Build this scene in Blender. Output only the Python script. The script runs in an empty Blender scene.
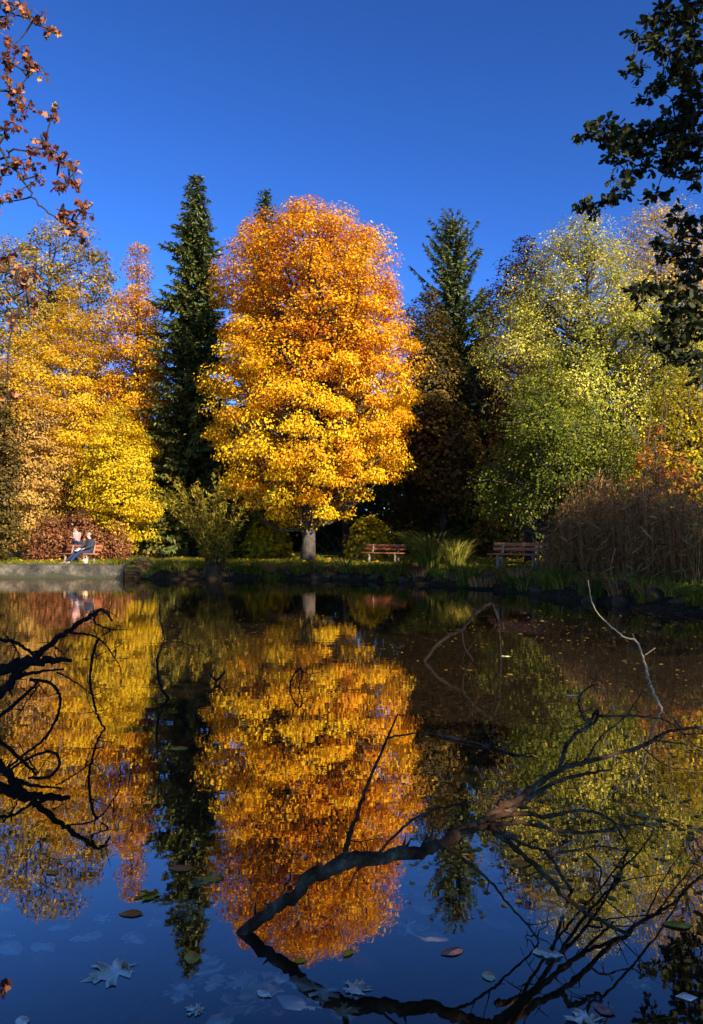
import bpy, math, random
import numpy as np
from mathutils import Vector, Matrix

R = math.radians
SC = bpy.context.scene
COL = SC.collection

# ------------------------------------------------------------------ camera
FPX, CX, HY, CAMH = 740.0, 351.5, 538.0, 1.8      # focal length in px, centre column, horizon row, eye height
cam_d = bpy.data.cameras.new("camera")
cam = bpy.data.objects.new("camera", cam_d)
COL.objects.link(cam)
cam.location = (0, 0, CAMH)
PITCH = math.atan((HY - 512.0) / FPX)             # the camera looks up a little
cam.rotation_euler = (R(90) + PITCH, 0, 0)
cam_d.sensor_fit = 'VERTICAL'
cam_d.sensor_height = 36.0
cam_d.lens = 36.0 * FPX / 1024.0
cam_d.clip_start = 0.05
cam_d.clip_end = 5000
SC.camera = cam

# ------------------------------------------------------------------ light
SUN_AZ, SUN_EL = 38.0, 27.0          # degrees to the right of straight behind the camera, and above the horizon
S = Vector((math.sin(R(SUN_AZ)) * math.cos(R(SUN_EL)), -math.cos(R(SUN_AZ)) * math.cos(R(SUN_EL)), math.sin(R(SUN_EL))))
world = bpy.data.worlds.new("World")
SC.world = world
world.use_nodes = True
nt = world.node_tree
nt.nodes.clear()
sky = nt.nodes.new("ShaderNodeTexSky")
sky.sky_type = 'NISHITA'
sky.sun_disc = False
sky.sun_elevation = R(SUN_EL)
sky.sun_rotation = math.atan2(S.x, S.y)
sky.altitude = 1500
sky.air_density = 1.0
sky.dust_density = 0.2
sky.ozone_density = 8.0
gam = nt.nodes.new("ShaderNodeGamma")
gam.inputs['Gamma'].default_value = 1.45
bg = nt.nodes.new("ShaderNodeBackground")
bg.inputs['Strength'].default_value = 0.057
wo = nt.nodes.new("ShaderNodeOutputWorld")
nt.links.new(sky.outputs[0], gam.inputs['Color'])
tint = nt.nodes.new("ShaderNodeMix")
tint.data_type = 'RGBA'
tint.blend_type = 'MULTIPLY'
tint.inputs[0].default_value = 1.0
tint.inputs[7].default_value = (.85, .95, 1.0, 1)
nt.links.new(gam.outputs[0], tint.inputs[6])
nt.links.new(tint.outputs[2], bg.inputs['Color'])
nt.links.new(bg.outputs[0], wo.inputs['Surface'])

sun_d = bpy.data.lights.new("sun", 'SUN')
sun_d.energy = 5.0
sun_d.angle = R(0.5)
sun_d.color = (1.0, 0.93, 0.8)
sun = bpy.data.objects.new("sun", sun_d)
COL.objects.link(sun)
sun.location = S * 100
sun.rotation_euler = (-S).to_track_quat('-Z', 'Y').to_euler()

SC.view_settings.view_transform = 'Standard'
SC.view_settings.look = 'None'
SC.view_settings.gamma = 1.0
SC.view_settings.exposure = 1.2
SC.view_settings.use_curve_mapping = False
SC.render.engine = 'CYCLES'
SC.cycles.use_denoising = True
SC.cycles.max_bounces = 6
SC.cycles.diffuse_bounces = 3
SC.cycles.glossy_bounces = 3
SC.cycles.transmission_bounces = 4
SC.cycles.transparent_max_bounces = 12
SC.cycles.sample_clamp_indirect = 6.0


# ------------------------------------------------------------------ helpers
def P(px, py, d):
    """the point at distance d (along the view) that stands at a photo position"""
    v = (512.0 - py) / FPX
    k = d / (math.cos(PITCH) - math.sin(PITCH) * v)
    return np.array(((px - CX) / FPX * k, d, CAMH + (math.sin(PITCH) + math.cos(PITCH) * v) * k))


def mesh_obj(name, V, F, mat, parent=None, tint=None, smooth=False):
    """V (n,3) array, F list of face arrays (each (m,k)) or one array"""
    V = np.asarray(V, dtype=np.float32)
    if isinstance(F, np.ndarray):
        F = [F]
    F = [np.asarray(f, dtype=np.int32) for f in F if len(f)]
    me = bpy.data.meshes.new(name)
    nl = sum(f.size for f in F)
    nf = sum(len(f) for f in F)
    me.vertices.add(len(V))
    me.vertices.foreach_set("co", V.ravel())
    me.loops.add(nl)
    me.loops.foreach_set("vertex_index", np.concatenate([f.ravel() for f in F]))
    me.polygons.add(nf)
    tot = np.concatenate([np.full(len(f), f.shape[1], dtype=np.int32) for f in F])
    st = np.zeros(nf, dtype=np.int32)
    st[1:] = np.cumsum(tot)[:-1]
    me.polygons.foreach_set("loop_start", st)
    me.polygons.foreach_set("loop_total", tot)
    if smooth:
        me.polygons.foreach_set("use_smooth", np.ones(nf, dtype=bool))
    if tint is not None:
        a = me.attributes.new("tint", 'FLOAT', 'FACE')
        a.data.foreach_set("value", np.asarray(tint, dtype=np.float32))
    me.update(calc_edges=True)
    me.validate()
    if mat:
        me.materials.append(mat)
    o = bpy.data.objects.new(name, me)
    COL.objects.link(o)
    if parent:
        o.parent = parent
    return o


def tag(o, label, cat, group=None):
    o["label"] = label
    o["category"] = cat
    if group:
        o["group"] = group
    return o


def thing(name, label, cat, loc=(0, 0, 0), rz=0.0, group=None):
    o = bpy.data.objects.new(name, None)
    o.empty_display_size = 0.2
    COL.objects.link(o)
    o.location = loc
    o.rotation_euler = (0, 0, rz)
    return tag(o, label, cat, group)


class MB:
    """collects vertices and faces for one mesh"""

    def __init__(self):
        self.v, self.f, self.t, self.n = [], {}, {}, 0

    def add(self, V, F, tint=0.5):
        V = np.asarray(V, dtype=float)
        F = np.asarray(F, dtype=int)
        k = F.shape[1]
        self.v.append(V)
        self.f.setdefault(k, []).append(F + self.n)
        t = np.full(len(F), tint) if np.isscalar(tint) else np.asarray(tint)
        self.t.setdefault(k, []).append(t)
        self.n += len(V)

    def build(self, name, mat, parent=None, smooth=False, tint=False):
        ks = sorted(self.f)
        F = [np.concatenate(self.f[k]) for k in ks]
        T = np.concatenate([np.concatenate(self.t[k]) for k in ks])
        return mesh_obj(name, np.concatenate(self.v), F, mat, parent, T if tint else None, smooth)

    def box(self, c, s, rz=0.0, rx=0.0, bev=0.0):
        """box of size s centred at c with chamfered vertical-ish edges"""
        sx, sy, sz = s[0] / 2, s[1] / 2, s[2] / 2
        b = bev if bev else min(sx, sy, sz) * 0.12
        V, F = [], []
        prof = [(-sz, b), (-sz + b, 0), (sz - b, 0), (sz, b)]
        for z, i in prof:
            x, y = sx - i, sy - i
            V += [(-x + b, -y, z), (x - b, -y, z), (x, -y + b, z), (x, y - b, z), (x - b, y, z), (-x + b, y, z), (-x, y - b, z), (-x, -y + b, z)]
        for k in range(3):
            for j in range(8):
                F.append((k * 8 + j, k * 8 + (j + 1) % 8, k * 8 + 8 + (j + 1) % 8, k * 8 + 8 + j))
        M = Matrix.Rotation(rz, 3, 'Z') @ Matrix.Rotation(rx, 3, 'X')
        V = np.array(V) @ np.array(M).T + np.array(c)
        n0 = self.n
        self.add(V, F)
        self.f.setdefault(8, []).append(np.array([list(range(7, -1, -1)), list(range(24, 32))]) + n0)
        self.t.setdefault(8, []).append(np.full(2, 0.5))

    def tube(self, pts, rad, sides=6, rng=None, jit=0.0, cap=True, tint=0.5):
        pts = np.asarray(pts, dtype=float)
        n = len(pts)
        rad = np.asarray(rad, dtype=float) if not np.isscalar(rad) else np.full(n, rad)
        T = np.gradient(pts, axis=0)
        T /= np.linalg.norm(T, axis=1)[:, None] + 1e-9
        ref = np.array((0.0, 0.0, 1.0)) if abs(T[:, 2]).mean() < 0.8 else np.array((1.0, 0.0, 0.0))
        A = np.cross(T, ref)
        A /= np.linalg.norm(A, axis=1)[:, None] + 1e-9
        B = np.cross(T, A)
        an = np.linspace(0, 2 * np.pi, sides, endpoint=False)
        rr = rad[:, None] * np.ones(sides)
        if rng is not None and jit:
            rr = rr * (1 + rng.uniform(-jit, jit, rr.shape))
        V = pts[:, None, :] + rr[:, :, None] * (np.cos(an)[None, :, None] * A[:, None, :] + np.sin(an)[None, :, None] * B[:, None, :])
        i = np.arange(n - 1)[:, None] * sides
        j = np.arange(sides)[None, :]
        j2 = (j + 1) % sides
        F = np.stack([i + j, i + j2, i + sides + j2, i + sides + j], axis=-1).reshape(-1, 4)
        n0 = self.n
        self.add(V.reshape(-1, 3), F, tint)
        if cap:
            self.f.setdefault(sides, []).append(np.array([list(range(sides - 1, -1, -1)), list(range((n - 1) * sides, n * sides))]) + n0)
            self.t.setdefault(sides, []).append(np.full(2, float(np.mean(tint))))


def spline(pts, per=6):
    pts = np.asarray(pts, dtype=float)
    if len(pts) < 3:
        return np.array([pts[0] + (pts[-1] - pts[0]) * t for t in np.linspace(0, 1, per + 1)])
    p = np.vstack([2 * pts[0] - pts[1], pts, 2 * pts[-1] - pts[-2]])
    out = []
    for i in range(1, len(p) - 2):
        for t in np.arange(per) / per:
            a, b, c, d = p[i - 1], p[i], p[i + 1], p[i + 2]
            out.append(0.5 * ((2 * b) + (c - a) * t + (2 * a - 5 * b + 4 * c - d) * t ** 2 + (3 * b - a - 3 * c + d) * t ** 3))
    out.append(pts[-1])
    return np.array(out)


# ------------------------------------------------------------------ materials
def new_mat(name):
    m = bpy.data.materials.new(name)
    m.use_nodes = True
    m.node_tree.nodes.clear()
    return m, m.node_tree.nodes, m.node_tree.links


def ramp(N, stops):
    r = N.new("ShaderNodeValToRGB")
    e = r.color_ramp.elements
    while len(e) < len(stops):
        e.new(0.5)
    for k, (p, c) in enumerate(stops):
        e[k].position = p
        e[k].color = (*c, 1)
    return r


def leaf_mat(name, stops, transl=0.35, rough=0.6, spec=0.10):
    m, N, L = new_mat(name)
    at = N.new("ShaderNodeAttribute")
    at.attribute_name = "tint"
    r = ramp(N, stops)
    L.new(at.outputs['Fac'], r.inputs[0])
    pr = N.new("ShaderNodeBsdfPrincipled")
    pr.inputs['Roughness'].default_value = rough
    pr.inputs['Specular IOR Level'].default_value = spec
    L.new(r.outputs[0], pr.inputs['Base Color'])
    tr = N.new("ShaderNodeBsdfTranslucent")
    L.new(r.outputs[0], tr.inputs['Color'])
    mx = N.new("ShaderNodeMixShader")
    mx.inputs[0].default_value = transl
    out = N.new("ShaderNodeOutputMaterial")
    L.new(pr.outputs[0], mx.inputs[1])
    L.new(tr.outputs[0], mx.inputs[2])
    L.new(mx.outputs[0], out.inputs[0])
    return m


def noise_mat(name, stops, scale=4.0, rough=0.85, bump=0.3, detail=8, bscale=None, stretch=(1, 1, 1), bdist=0.05):
    m, N, L = new_mat(name)
    tc = N.new("ShaderNodeTexCoord")
    mp = N.new("ShaderNodeMapping")
    mp.inputs['Scale'].default_value = stretch
    L.new(tc.outputs['Object'], mp.inputs[0])
    no = N.new("ShaderNodeTexNoise")
    no.inputs['Scale'].default_value = scale
    no.inputs['Detail'].default_value = detail
    no.inputs['Roughness'].default_value = 0.65
    L.new(mp.outputs[0], no.inputs['Vector'])
    r = ramp(N, stops)
    L.new(no.outputs[0], r.inputs[0])
    pr = N.new("ShaderNodeBsdfPrincipled")
    pr.inputs['Roughness'].default_value = rough
    pr.inputs['Specular IOR Level'].default_value = 0.12
    L.new(r.outputs[0], pr.inputs['Base Color'])
    if bump:
        n2 = N.new("ShaderNodeTexNoise")
        n2.inputs['Scale'].default_value = bscale or scale * 3
        n2.inputs['Detail'].default_value = 6
        L.new(mp.outputs[0], n2.inputs['Vector'])
        b = N.new("ShaderNodeBump")
        b.inputs['Strength'].default_value = bump
        b.inputs['Distance'].default_value = bdist
        L.new(n2.outputs[0], b.inputs['Height'])
        L.new(b.outputs[0], pr.inputs['Normal'])
    out = N.new("ShaderNodeOutputMaterial")
    L.new(pr.outputs[0], out.inputs[0])
    return m


M = {}
M['orange'] = leaf_mat("orange_maple_leaves", [(0, (.38, .10, .004)), (.28, (.66, .21, .005)), (.58, (.80, .39, .006)), (1, (.88, .60, .014))], .34)
M['orange2'] = leaf_mat("orange_yellow_leaves", [(0, (.42, .14, .008)), (.4, (.68, .30, .010)), (.75, (.74, .42, .014)), (1, (.78, .54, .03))], .36)
M['yellow'] = leaf_mat("yellow_leaves", [(0, (.34, .13, .008)), (.3, (.58, .29, .010)), (.65, (.74, .44, .010)), (1, (.70, .50, .014))], .4)
M['ygreen'] = leaf_mat("yellow_green_leaves", [(0, (.13, .13, .02)), (.4, (.34, .28, .014)), (.75, (.70, .45, .010)), (1, (.78, .52, .012))], .4)
M['tan'] = leaf_mat("tan_leaves", [(0, (.22, .10, .03)), (.4, (.46, .24, .05)), (.8, (.60, .36, .07)), (1, (.66, .46, .10))], .35)
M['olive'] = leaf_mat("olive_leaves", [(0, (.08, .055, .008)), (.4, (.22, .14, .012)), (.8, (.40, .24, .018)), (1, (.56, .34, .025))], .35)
M['birch'] = leaf_mat("birch_leaves", [(0, (.09, .11, .012)), (.35, (.22, .23, .024)), (.65, (.44, .39, .035)), (1, (.82, .64, .09))], .30)
M['pale'] = leaf_mat("pale_leaves", [(0, (.22, .14, .03)), (.4, (.48, .32, .06)), (.75, (.64, .44, .09)), (1, (.66, .36, .13))], .35)
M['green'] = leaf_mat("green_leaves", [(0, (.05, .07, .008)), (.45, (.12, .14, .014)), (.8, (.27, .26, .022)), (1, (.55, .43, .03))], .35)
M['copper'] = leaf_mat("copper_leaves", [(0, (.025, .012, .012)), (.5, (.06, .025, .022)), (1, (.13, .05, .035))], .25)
M['brown'] = leaf_mat("brown_leaves", [(0, (.06, .042, .010)), (.5, (.15, .095, .018)), (.85, (.30, .18, .025)), (1, (.44, .26, .035))], .3)
M['redbrown'] = leaf_mat("red_brown_leaves", [(0, (.10, .03, .015)), (.5, (.24, .08, .03)), (.85, (.36, .15, .05)), (1, (.45, .24, .08))], .3)
M['spruce'] = leaf_mat("spruce_needles", [(0, (.035, .042, .010)), (.5, (.085, .098, .022)), (1, (.20, .20, .045))], .15, .55, .2)
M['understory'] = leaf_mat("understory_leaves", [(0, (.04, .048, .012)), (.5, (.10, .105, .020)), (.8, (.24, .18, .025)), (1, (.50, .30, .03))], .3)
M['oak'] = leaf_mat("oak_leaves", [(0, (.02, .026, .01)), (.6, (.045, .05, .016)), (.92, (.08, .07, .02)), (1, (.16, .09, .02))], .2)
M['maple_red'] = leaf_mat("red_orange_maple_leaves", [(0, (.12, .035, .022)), (.45, (.32, .10, .045)), (.75, (.58, .24, .07)), (1, (.74, .40, .10))], .35)
M['cherry'] = leaf_mat("orange_red_shrub_leaves", [(0, (.25, .09, .02)), (.5, (.55, .18, .025)), (1, (.66, .32, .04))], .4)
M['reed_brown'] = leaf_mat("dry_reed", [(0, (.13, .055, .017)), (.5, (.31, .145, .045)), (1, (.56, .33, .12))], .25, .7)
M['grass'] = leaf_mat("grass_blades", [(0, (.06, .07, .008)), (.5, (.14, .15, .012)), (.85, (.24, .25, .02)), (1, (.40, .30, .05))], .35)
M['sedge'] = leaf_mat("sedge_blades", [(0, (.07, .075, .01)), (.5, (.19, .19, .02)), (.85, (.38, .32, .04)), (1, (.50, .38, .08))], .3)
M['willow'] = leaf_mat("willow_leaves", [(0, (.08, .075, .008)), (.5, (.22, .18, .014)), (.85, (.44, .29, .02)), (1, (.58, .32, .02))], .35)
M['litter'] = leaf_mat("floating_leaves", [(0, (.14, .06, .012)), (.35, (.28, .14, .022)), (.7, (.42, .25, .035)), (1, (.56, .40, .10))], .2, .5)
M['bark'] = noise_mat("bark", [(.3, (.05, .038, .028)), (.7, (.14, .11, .085))], 5, .9, .8, stretch=(3, 3, .6))
M['bark_pale'] = noise_mat("pale_bark", [(.3, (.16, .13, .10)), (.65, (.36, .31, .25))], 4, .9, .8, stretch=(3, 3, .7))
M['bark_dark'] = noise_mat("dark_bark", [(.3, (.022, .018, .014)), (.7, (.06, .048, .038))], 5, .9, .8, stretch=(3, 3, .6))
M['deadwood'] = noise_mat("wet_dead_wood", [(.32, (.018, .008, .004)), (.48, (.055, .024, .009)), (.60, (.10, .06, .032)), (.74, (.22, .16, .11))], 11, .9, .9, bscale=40, bdist=.012)
M['deadwood_black'] = noise_mat("black_shaded_wood", [(.3, (.006, .004, .003)), (.7, (.018, .011, .006))], 9, .9, .9, bscale=40, bdist=.012)  # shade on the branches is put into this black; the curled leaf shares it
M['twig_pale'] = noise_mat("sun_toned_twig", [(.3, (.26, .17, .09)), (.7, (.55, .40, .25))], 9, .8, .5)  # light tone has the sunlight on the twig put into its colour
M['stone'] = noise_mat("bank_stone", [(.3, (.045, .026, .010)), (.55, (.085, .052, .022)), (.8, (.15, .10, .05))], 6, .85, .8, bscale=12)
M['bench_wood'] = noise_mat("red_brown_bench_wood", [(.3, (.32, .085, .03)), (.7, (.52, .17, .07))], 3, .6, .3, stretch=(.6, 12, 12))
M['concrete'] = noise_mat("pale_concrete", [(.3, (.18, .125, .07)), (.7, (.32, .24, .15))], 8, .85, .4)
M['bark_mulch'] = noise_mat("stump_wood", [(.3, (.035, .02, .008)), (.7, (.11, .06, .024))], 6, .9, .9)


def plain(name, c, rough=.7, var=.25, scale=20):
    return noise_mat(name, [(.3, tuple(x * (1 - var) for x in c)), (.7, tuple(min(1, x * (1 + var)) for x in c))], scale, rough, .25)


M['skin'] = plain("skin", (.55, .30, .21), .5, .06)
M['jacket_dark'] = plain("charcoal_jacket", (.035, .038, .048))
M['jeans'] = plain("dark_jeans", (.022, .030, .060))
M['jacket_pink'] = plain("pale_pink_jacket", (.36, .21, .19))
M['hair_grey'] = plain("grey_hair", (.30, .24, .20))
M['hair_brown'] = plain("brown_hair", (.10, .05, .03))
M['paper'] = plain("newspaper", (.72, .72, .72), .8, .08)
M['shoe'] = plain("shoe_leather", (.16, .10, .07))
M['bag'] = plain("cream_bag", (.66, .54, .34))

# wall: pale weathered concrete with stains and courses
m, N, L = new_mat("weathered_wall")
tc = N.new("ShaderNodeTexCoord")
no = N.new("ShaderNodeTexNoise"); no.inputs['Scale'].default_value = 1.6; no.inputs['Detail'].default_value = 9; no.inputs['Roughness'].default_value = .7
L.new(tc.outputs['Object'], no.inputs['Vector'])
r = ramp(N, [(.36, (.012, .010, .006)), (.5, (.055, .044, .026)), (.66, (.16, .13, .085))])
L.new(no.outputs[0], r.inputs[0])
n2 = N.new("ShaderNodeTexNoise"); n2.inputs['Scale'].default_value = 14; n2.inputs['Detail'].default_value = 6
L.new(tc.outputs['Object'], n2.inputs['Vector'])
bp = N.new("ShaderNodeBump"); bp.inputs['Strength'].default_value = .8; bp.inputs['Distance'].default_value = .05
L.new(n2.outputs[0], bp.inputs['Height'])
pr = N.new("ShaderNodeBsdfPrincipled"); pr.inputs['Roughness'].default_value = .9
g2 = N.new("ShaderNodeNewGeometry"); s2 = N.new("ShaderNodeSeparateXYZ"); L.new(g2.outputs['Position'], s2.inputs[0])
ma = N.new("ShaderNodeMath"); ma.operation = 'MULTIPLY_ADD'; ma.inputs[1].default_value = .35; L.new(no.outputs[0], ma.inputs[0]); L.new(s2.outputs[2], ma.inputs[2])
mr = N.new("ShaderNodeMapRange"); mr.inputs['From Min'].default_value = .26; mr.inputs['From Max'].default_value = .40; L.new(ma.outputs[0], mr.inputs[0])
mc = N.new("ShaderNodeMix"); mc.data_type = 'RGBA'; mc.inputs[6].default_value = (.035, .032, .012, 1)
L.new(mr.outputs[0], mc.inputs[0]); L.new(r.outputs[0], mc.inputs[7])
L.new(mc.outputs[2], pr.inputs['Base Color']); L.new(bp.outputs[0], pr.inputs['Normal'])
out = N.new("ShaderNodeOutputMaterial"); L.new(pr.outputs[0], out.inputs[0])
M['wall'] = m

# ground: lawn above the water line, mud below it
m, N, L = new_mat("lawn_and_mud")
geo = N.new("ShaderNodeNewGeometry")
sep = N.new("ShaderNodeSeparateXYZ"); L.new(geo.outputs['Position'], sep.inputs[0])
n1 = N.new("ShaderNodeTexNoise"); n1.inputs['Scale'].default_value = .55; n1.inputs['Detail'].default_value = 8
L.new(geo.outputs['Position'], n1.inputs['Vector'])
n2 = N.new("ShaderNodeTexNoise"); n2.inputs['Scale'].default_value = 9; n2.inputs['Detail'].default_value = 8
L.new(geo.outputs['Position'], n2.inputs['Vector'])
rg = ramp(N, [(.3, (.065, .065, .008)), (.5, (.13, .135, .012)), (.62, (.19, .18, .018)), (.72, (.28, .16, .03))])
ad = N.new("ShaderNodeMath"); ad.operation = 'MULTIPLY_ADD'; ad.inputs[1].default_value = .5
L.new(n2.outputs[0], ad.inputs[0])
mu = N.new("ShaderNodeMath"); mu.operation = 'MULTIPLY'; mu.inputs[1].default_value = .5
L.new(n1.outputs[0], mu.inputs[0]); L.new(mu.outputs[0], ad.inputs[2])
L.new(ad.outputs[0], rg.inputs[0])
rm = ramp(N, [(.35, (.020, .012, .005)), (.6, (.050, .030, .012)), (.75, (.09, .055, .02))])
L.new(n2.outputs[0], rm.inputs[0])
mr = N.new("ShaderNodeMapRange"); mr.inputs['From Min'].default_value = .50; mr.inputs['From Max'].default_value = .68
zz = N.new("ShaderNodeMath"); zz.operation = 'MULTIPLY_ADD'; zz.inputs[1].default_value = .3
L.new(n1.outputs[0], zz.inputs[0]); L.new(sep.outputs[2], zz.inputs[2])
L.new(zz.outputs[0], mr.inputs[0])
mc = N.new("ShaderNodeMix"); mc.data_type = 'RGBA'
L.new(mr.outputs[0], mc.inputs[0]); L.new(rm.outputs[0], mc.inputs[6]); L.new(rg.outputs[0], mc.inputs[7])
bp = N.new("ShaderNodeBump"); bp.inputs['Strength'].default_value = .6; bp.inputs['Distance'].default_value = .06
L.new(n2.outputs[0], bp.inputs['Height'])
pr = N.new("ShaderNodeBsdfPrincipled"); pr.inputs['Roughness'].default_value = .95; pr.inputs['Specular IOR Level'].default_value = .1
L.new(mc.outputs[2], pr.inputs['Base Color']); L.new(bp.outputs[0], pr.inputs['Normal'])
out = N.new("ShaderNodeOutputMaterial"); L.new(pr.outputs[0], out.inputs[0])
M['ground'] = m

# water: Fresnel mirror over clear, slightly brown water
m, N, L = new_mat("pond_water")
geo = N.new("ShaderNodeNewGeometry")
mp = N.new("ShaderNodeMapping"); mp.inputs['Scale'].default_value = (1.0, 2.6, 1.0)
L.new(geo.outputs['Position'], mp.inputs[0])
w1 = N.new("ShaderNodeTexNoise"); w1.inputs['Scale'].default_value = 2.2; w1.inputs['Detail'].default_value = 2.5; w1.inputs['Roughness'].default_value = .45
L.new(mp.outputs[0], w1.inputs['Vector'])
bp = N.new("ShaderNodeBump"); bp.inputs['Strength'].default_value = 1.0; bp.inputs['Distance'].default_value = .009
sx = N.new("ShaderNodeSeparateXYZ"); L.new(geo.outputs['Position'], sx.inputs[0])
mrp = N.new("ShaderNodeMapRange"); mrp.inputs['From Min'].default_value = 6.0; mrp.inputs['From Max'].default_value = 20.0; mrp.inputs['To Min'].default_value = .04; mrp.inputs['To Max'].default_value = .17
L.new(sx.outputs[1], mrp.inputs[0]); L.new(mrp.outputs[0], bp.inputs['Strength'])
L.new(w1.outputs[0], bp.inputs['Height'])
gl = N.new("ShaderNodeBsdfGlossy"); gl.inputs['Roughness'].default_value = .012; gl.inputs['Color'].default_value = (.98, .87, .79, 1)
L.new(bp.outputs[0], gl.inputs['Normal'])
tr = N.new("ShaderNodeBsdfTransparent"); tr.inputs['Color'].default_value = (.80, .80, .74, 1)
lw = N.new("ShaderNodeLayerWeight"); lw.inputs['Blend'].default_value = .5
L.new(bp.outputs[0], lw.inputs['Normal'])
fr = ramp(N, [(0, (.06,) * 3), (.45, (.16,) * 3), (.61, (.42,) * 3), (.72, (.54,) * 3), (.84, (.62,) * 3), (.93, (.80,) * 3), (1, (1,) * 3)])
L.new(lw.outputs['Facing'], fr.inputs[0])
mx = N.new("ShaderNodeMixShader")
L.new(fr.outputs[0], mx.inputs[0]); L.new(tr.outputs[0], mx.inputs[1]); L.new(gl.outputs[0], mx.inputs[2])
out = N.new("ShaderNodeOutputMaterial"); L.new(mx.outputs[0], out.inputs[0])
M['water'] = m

# ------------------------------------------------------------------ setting: ground sheet, pond
POND = np.array([(-60, 33.55), (-12, 33.55), (-9.8, 33.4), (-8.6, 32.2), (-7, 32.7), (-5, 32.3), (-3, 32.6), (-1, 31.8), (1, 31.0), (2.6, 28.8), (4.2, 27.2),
                 (5.4, 25.0), (6.2, 22.4), (7.1, 19.9), (7.6, 18.4), (8.5, 16.8), (9.8, 12), (10, 6), (8.2, 1.8), (3, .7), (0, .8), (-4, .6), (-60, .6)])


def pond_sd(x, y):
    """signed distance to the pond's edge, negative in the water"""
    p = np.stack([np.asarray(x, float), np.asarray(y, float)], -1)
    d = np.full(p.shape[:-1], 1e9)
    ins = np.zeros(p.shape[:-1], bool)
    for i in range(len(POND)):
        a, b = POND[i], POND[(i + 1) % len(POND)]
        ab = b - a
        t = np.clip(((p - a) @ ab) / (ab @ ab), 0, 1)
        d = np.minimum(d, np.linalg.norm(p - a - t[..., None] * ab, axis=-1))
        c = (a[1] > p[..., 1]) != (b[1] > p[..., 1])
        with np.errstate(divide='ignore', invalid='ignore'):
            xi = (b[0] - a[0]) * (p[..., 1] - a[1]) / (b[1] - a[1]) + a[0]
        ins ^= c & (p[..., 0] < xi)
    return np.where(ins, -d, d)


def gh(x, y):
    x = np.asarray(x, float)
    y = np.asarray(y, float)
    d = pond_sd(x, y) + .22 * np.sin(x * 1.9 + y * .7) * np.sin(y * 1.3 - x * .4) * (x > -9.5)
    wall = (x < -9.4) & (y > 30)
    top = .60 + .05 * np.sin(x * .35) * np.cos(y * .3) + np.clip((y - 36) * .012, 0, .5) + .15 * np.exp(-((x - 6.2) ** 2 + (y - 27.4) ** 2) / 5)
    out_z = np.minimum(np.where(wall, d * 3.0, .10 + d * .55), top)
    in_z = np.where(wall, -.5, np.maximum(-.75, .10 + d * .5))
    z = np.where(d > 0, np.maximum(out_z, 0.0 if False else -.1), in_z)
    return np.where(y < 2.5, np.minimum(z, .25), z)


def axis(lo, hi, step, far, g=1.25):
    a = list(np.arange(lo, hi + step / 2, step))
    s = step
    while a[-1] < far:
        s *= g
        a.append(a[-1] + s)
    s = step
    while a[0] > -far:
        s *= g
        a.insert(0, a[0] - s)
    return np.array(a)


gx, gy = axis(-22, 15, .28, 1500), axis(-1, 42, .28, 1500)
GX, GY = np.meshgrid(gx, gy)
GZ = gh(GX, GY)
nx, ny = len(gx), len(gy)
ii = (np.arange(ny - 1)[:, None] * nx + np.arange(nx - 1)[None, :]).ravel()
ground = mesh_obj("ground", np.stack([GX, GY, GZ], -1).reshape(-1, 3), np.stack([ii, ii + 1, ii + nx + 1, ii + nx], -1), M['ground'], smooth=True)
ground["kind"] = "structure"
wx = np.array([-70, 12.0])
water = mesh_obj("pond_water", [(-70, -.5, 0), (12.5, -.5, 0), (12.5, 34.2, 0), (-70, 34.2, 0)], np.array([[0, 1, 2, 3]]), M['water'])
water["kind"] = "structure"

# retaining wall on the left
rng = np.random.default_rng(5)
wb = MB()
n = 160
xs = np.linspace(-44, -10.2, n)
sec = [(33.32, -.6), (33.32, .30), (33.35, .53), (33.42, .60), (33.80, .62), (33.90, .55), (33.90, -.6)]
V = []
for x in xs:
    for k, (y, z) in enumerate(sec):
        V.append((x + rng.normal(0, .03), y + rng.normal(0, .012), z + (rng.normal(0, .014) if k in (2, 3, 4) else 0)))
k = len(sec)
F = [(i * k + j, i * k + j + 1, (i + 1) * k + j + 1, (i + 1) * k + j) for i in range(n - 1) for j in range(k - 1)]
wb.add(V, F)
wb.f.setdefault(k, []).append(np.array([[i for i in range(k)], [(n - 1) * k + i for i in range(k - 1, -1, -1)]]))
wb.t.setdefault(k, []).append(np.full(2, .5))
tag(wb.build("retaining_wall", M['wall']), "low weathered concrete wall holding the lawn edge at the left of the pond", "wall")


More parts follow.
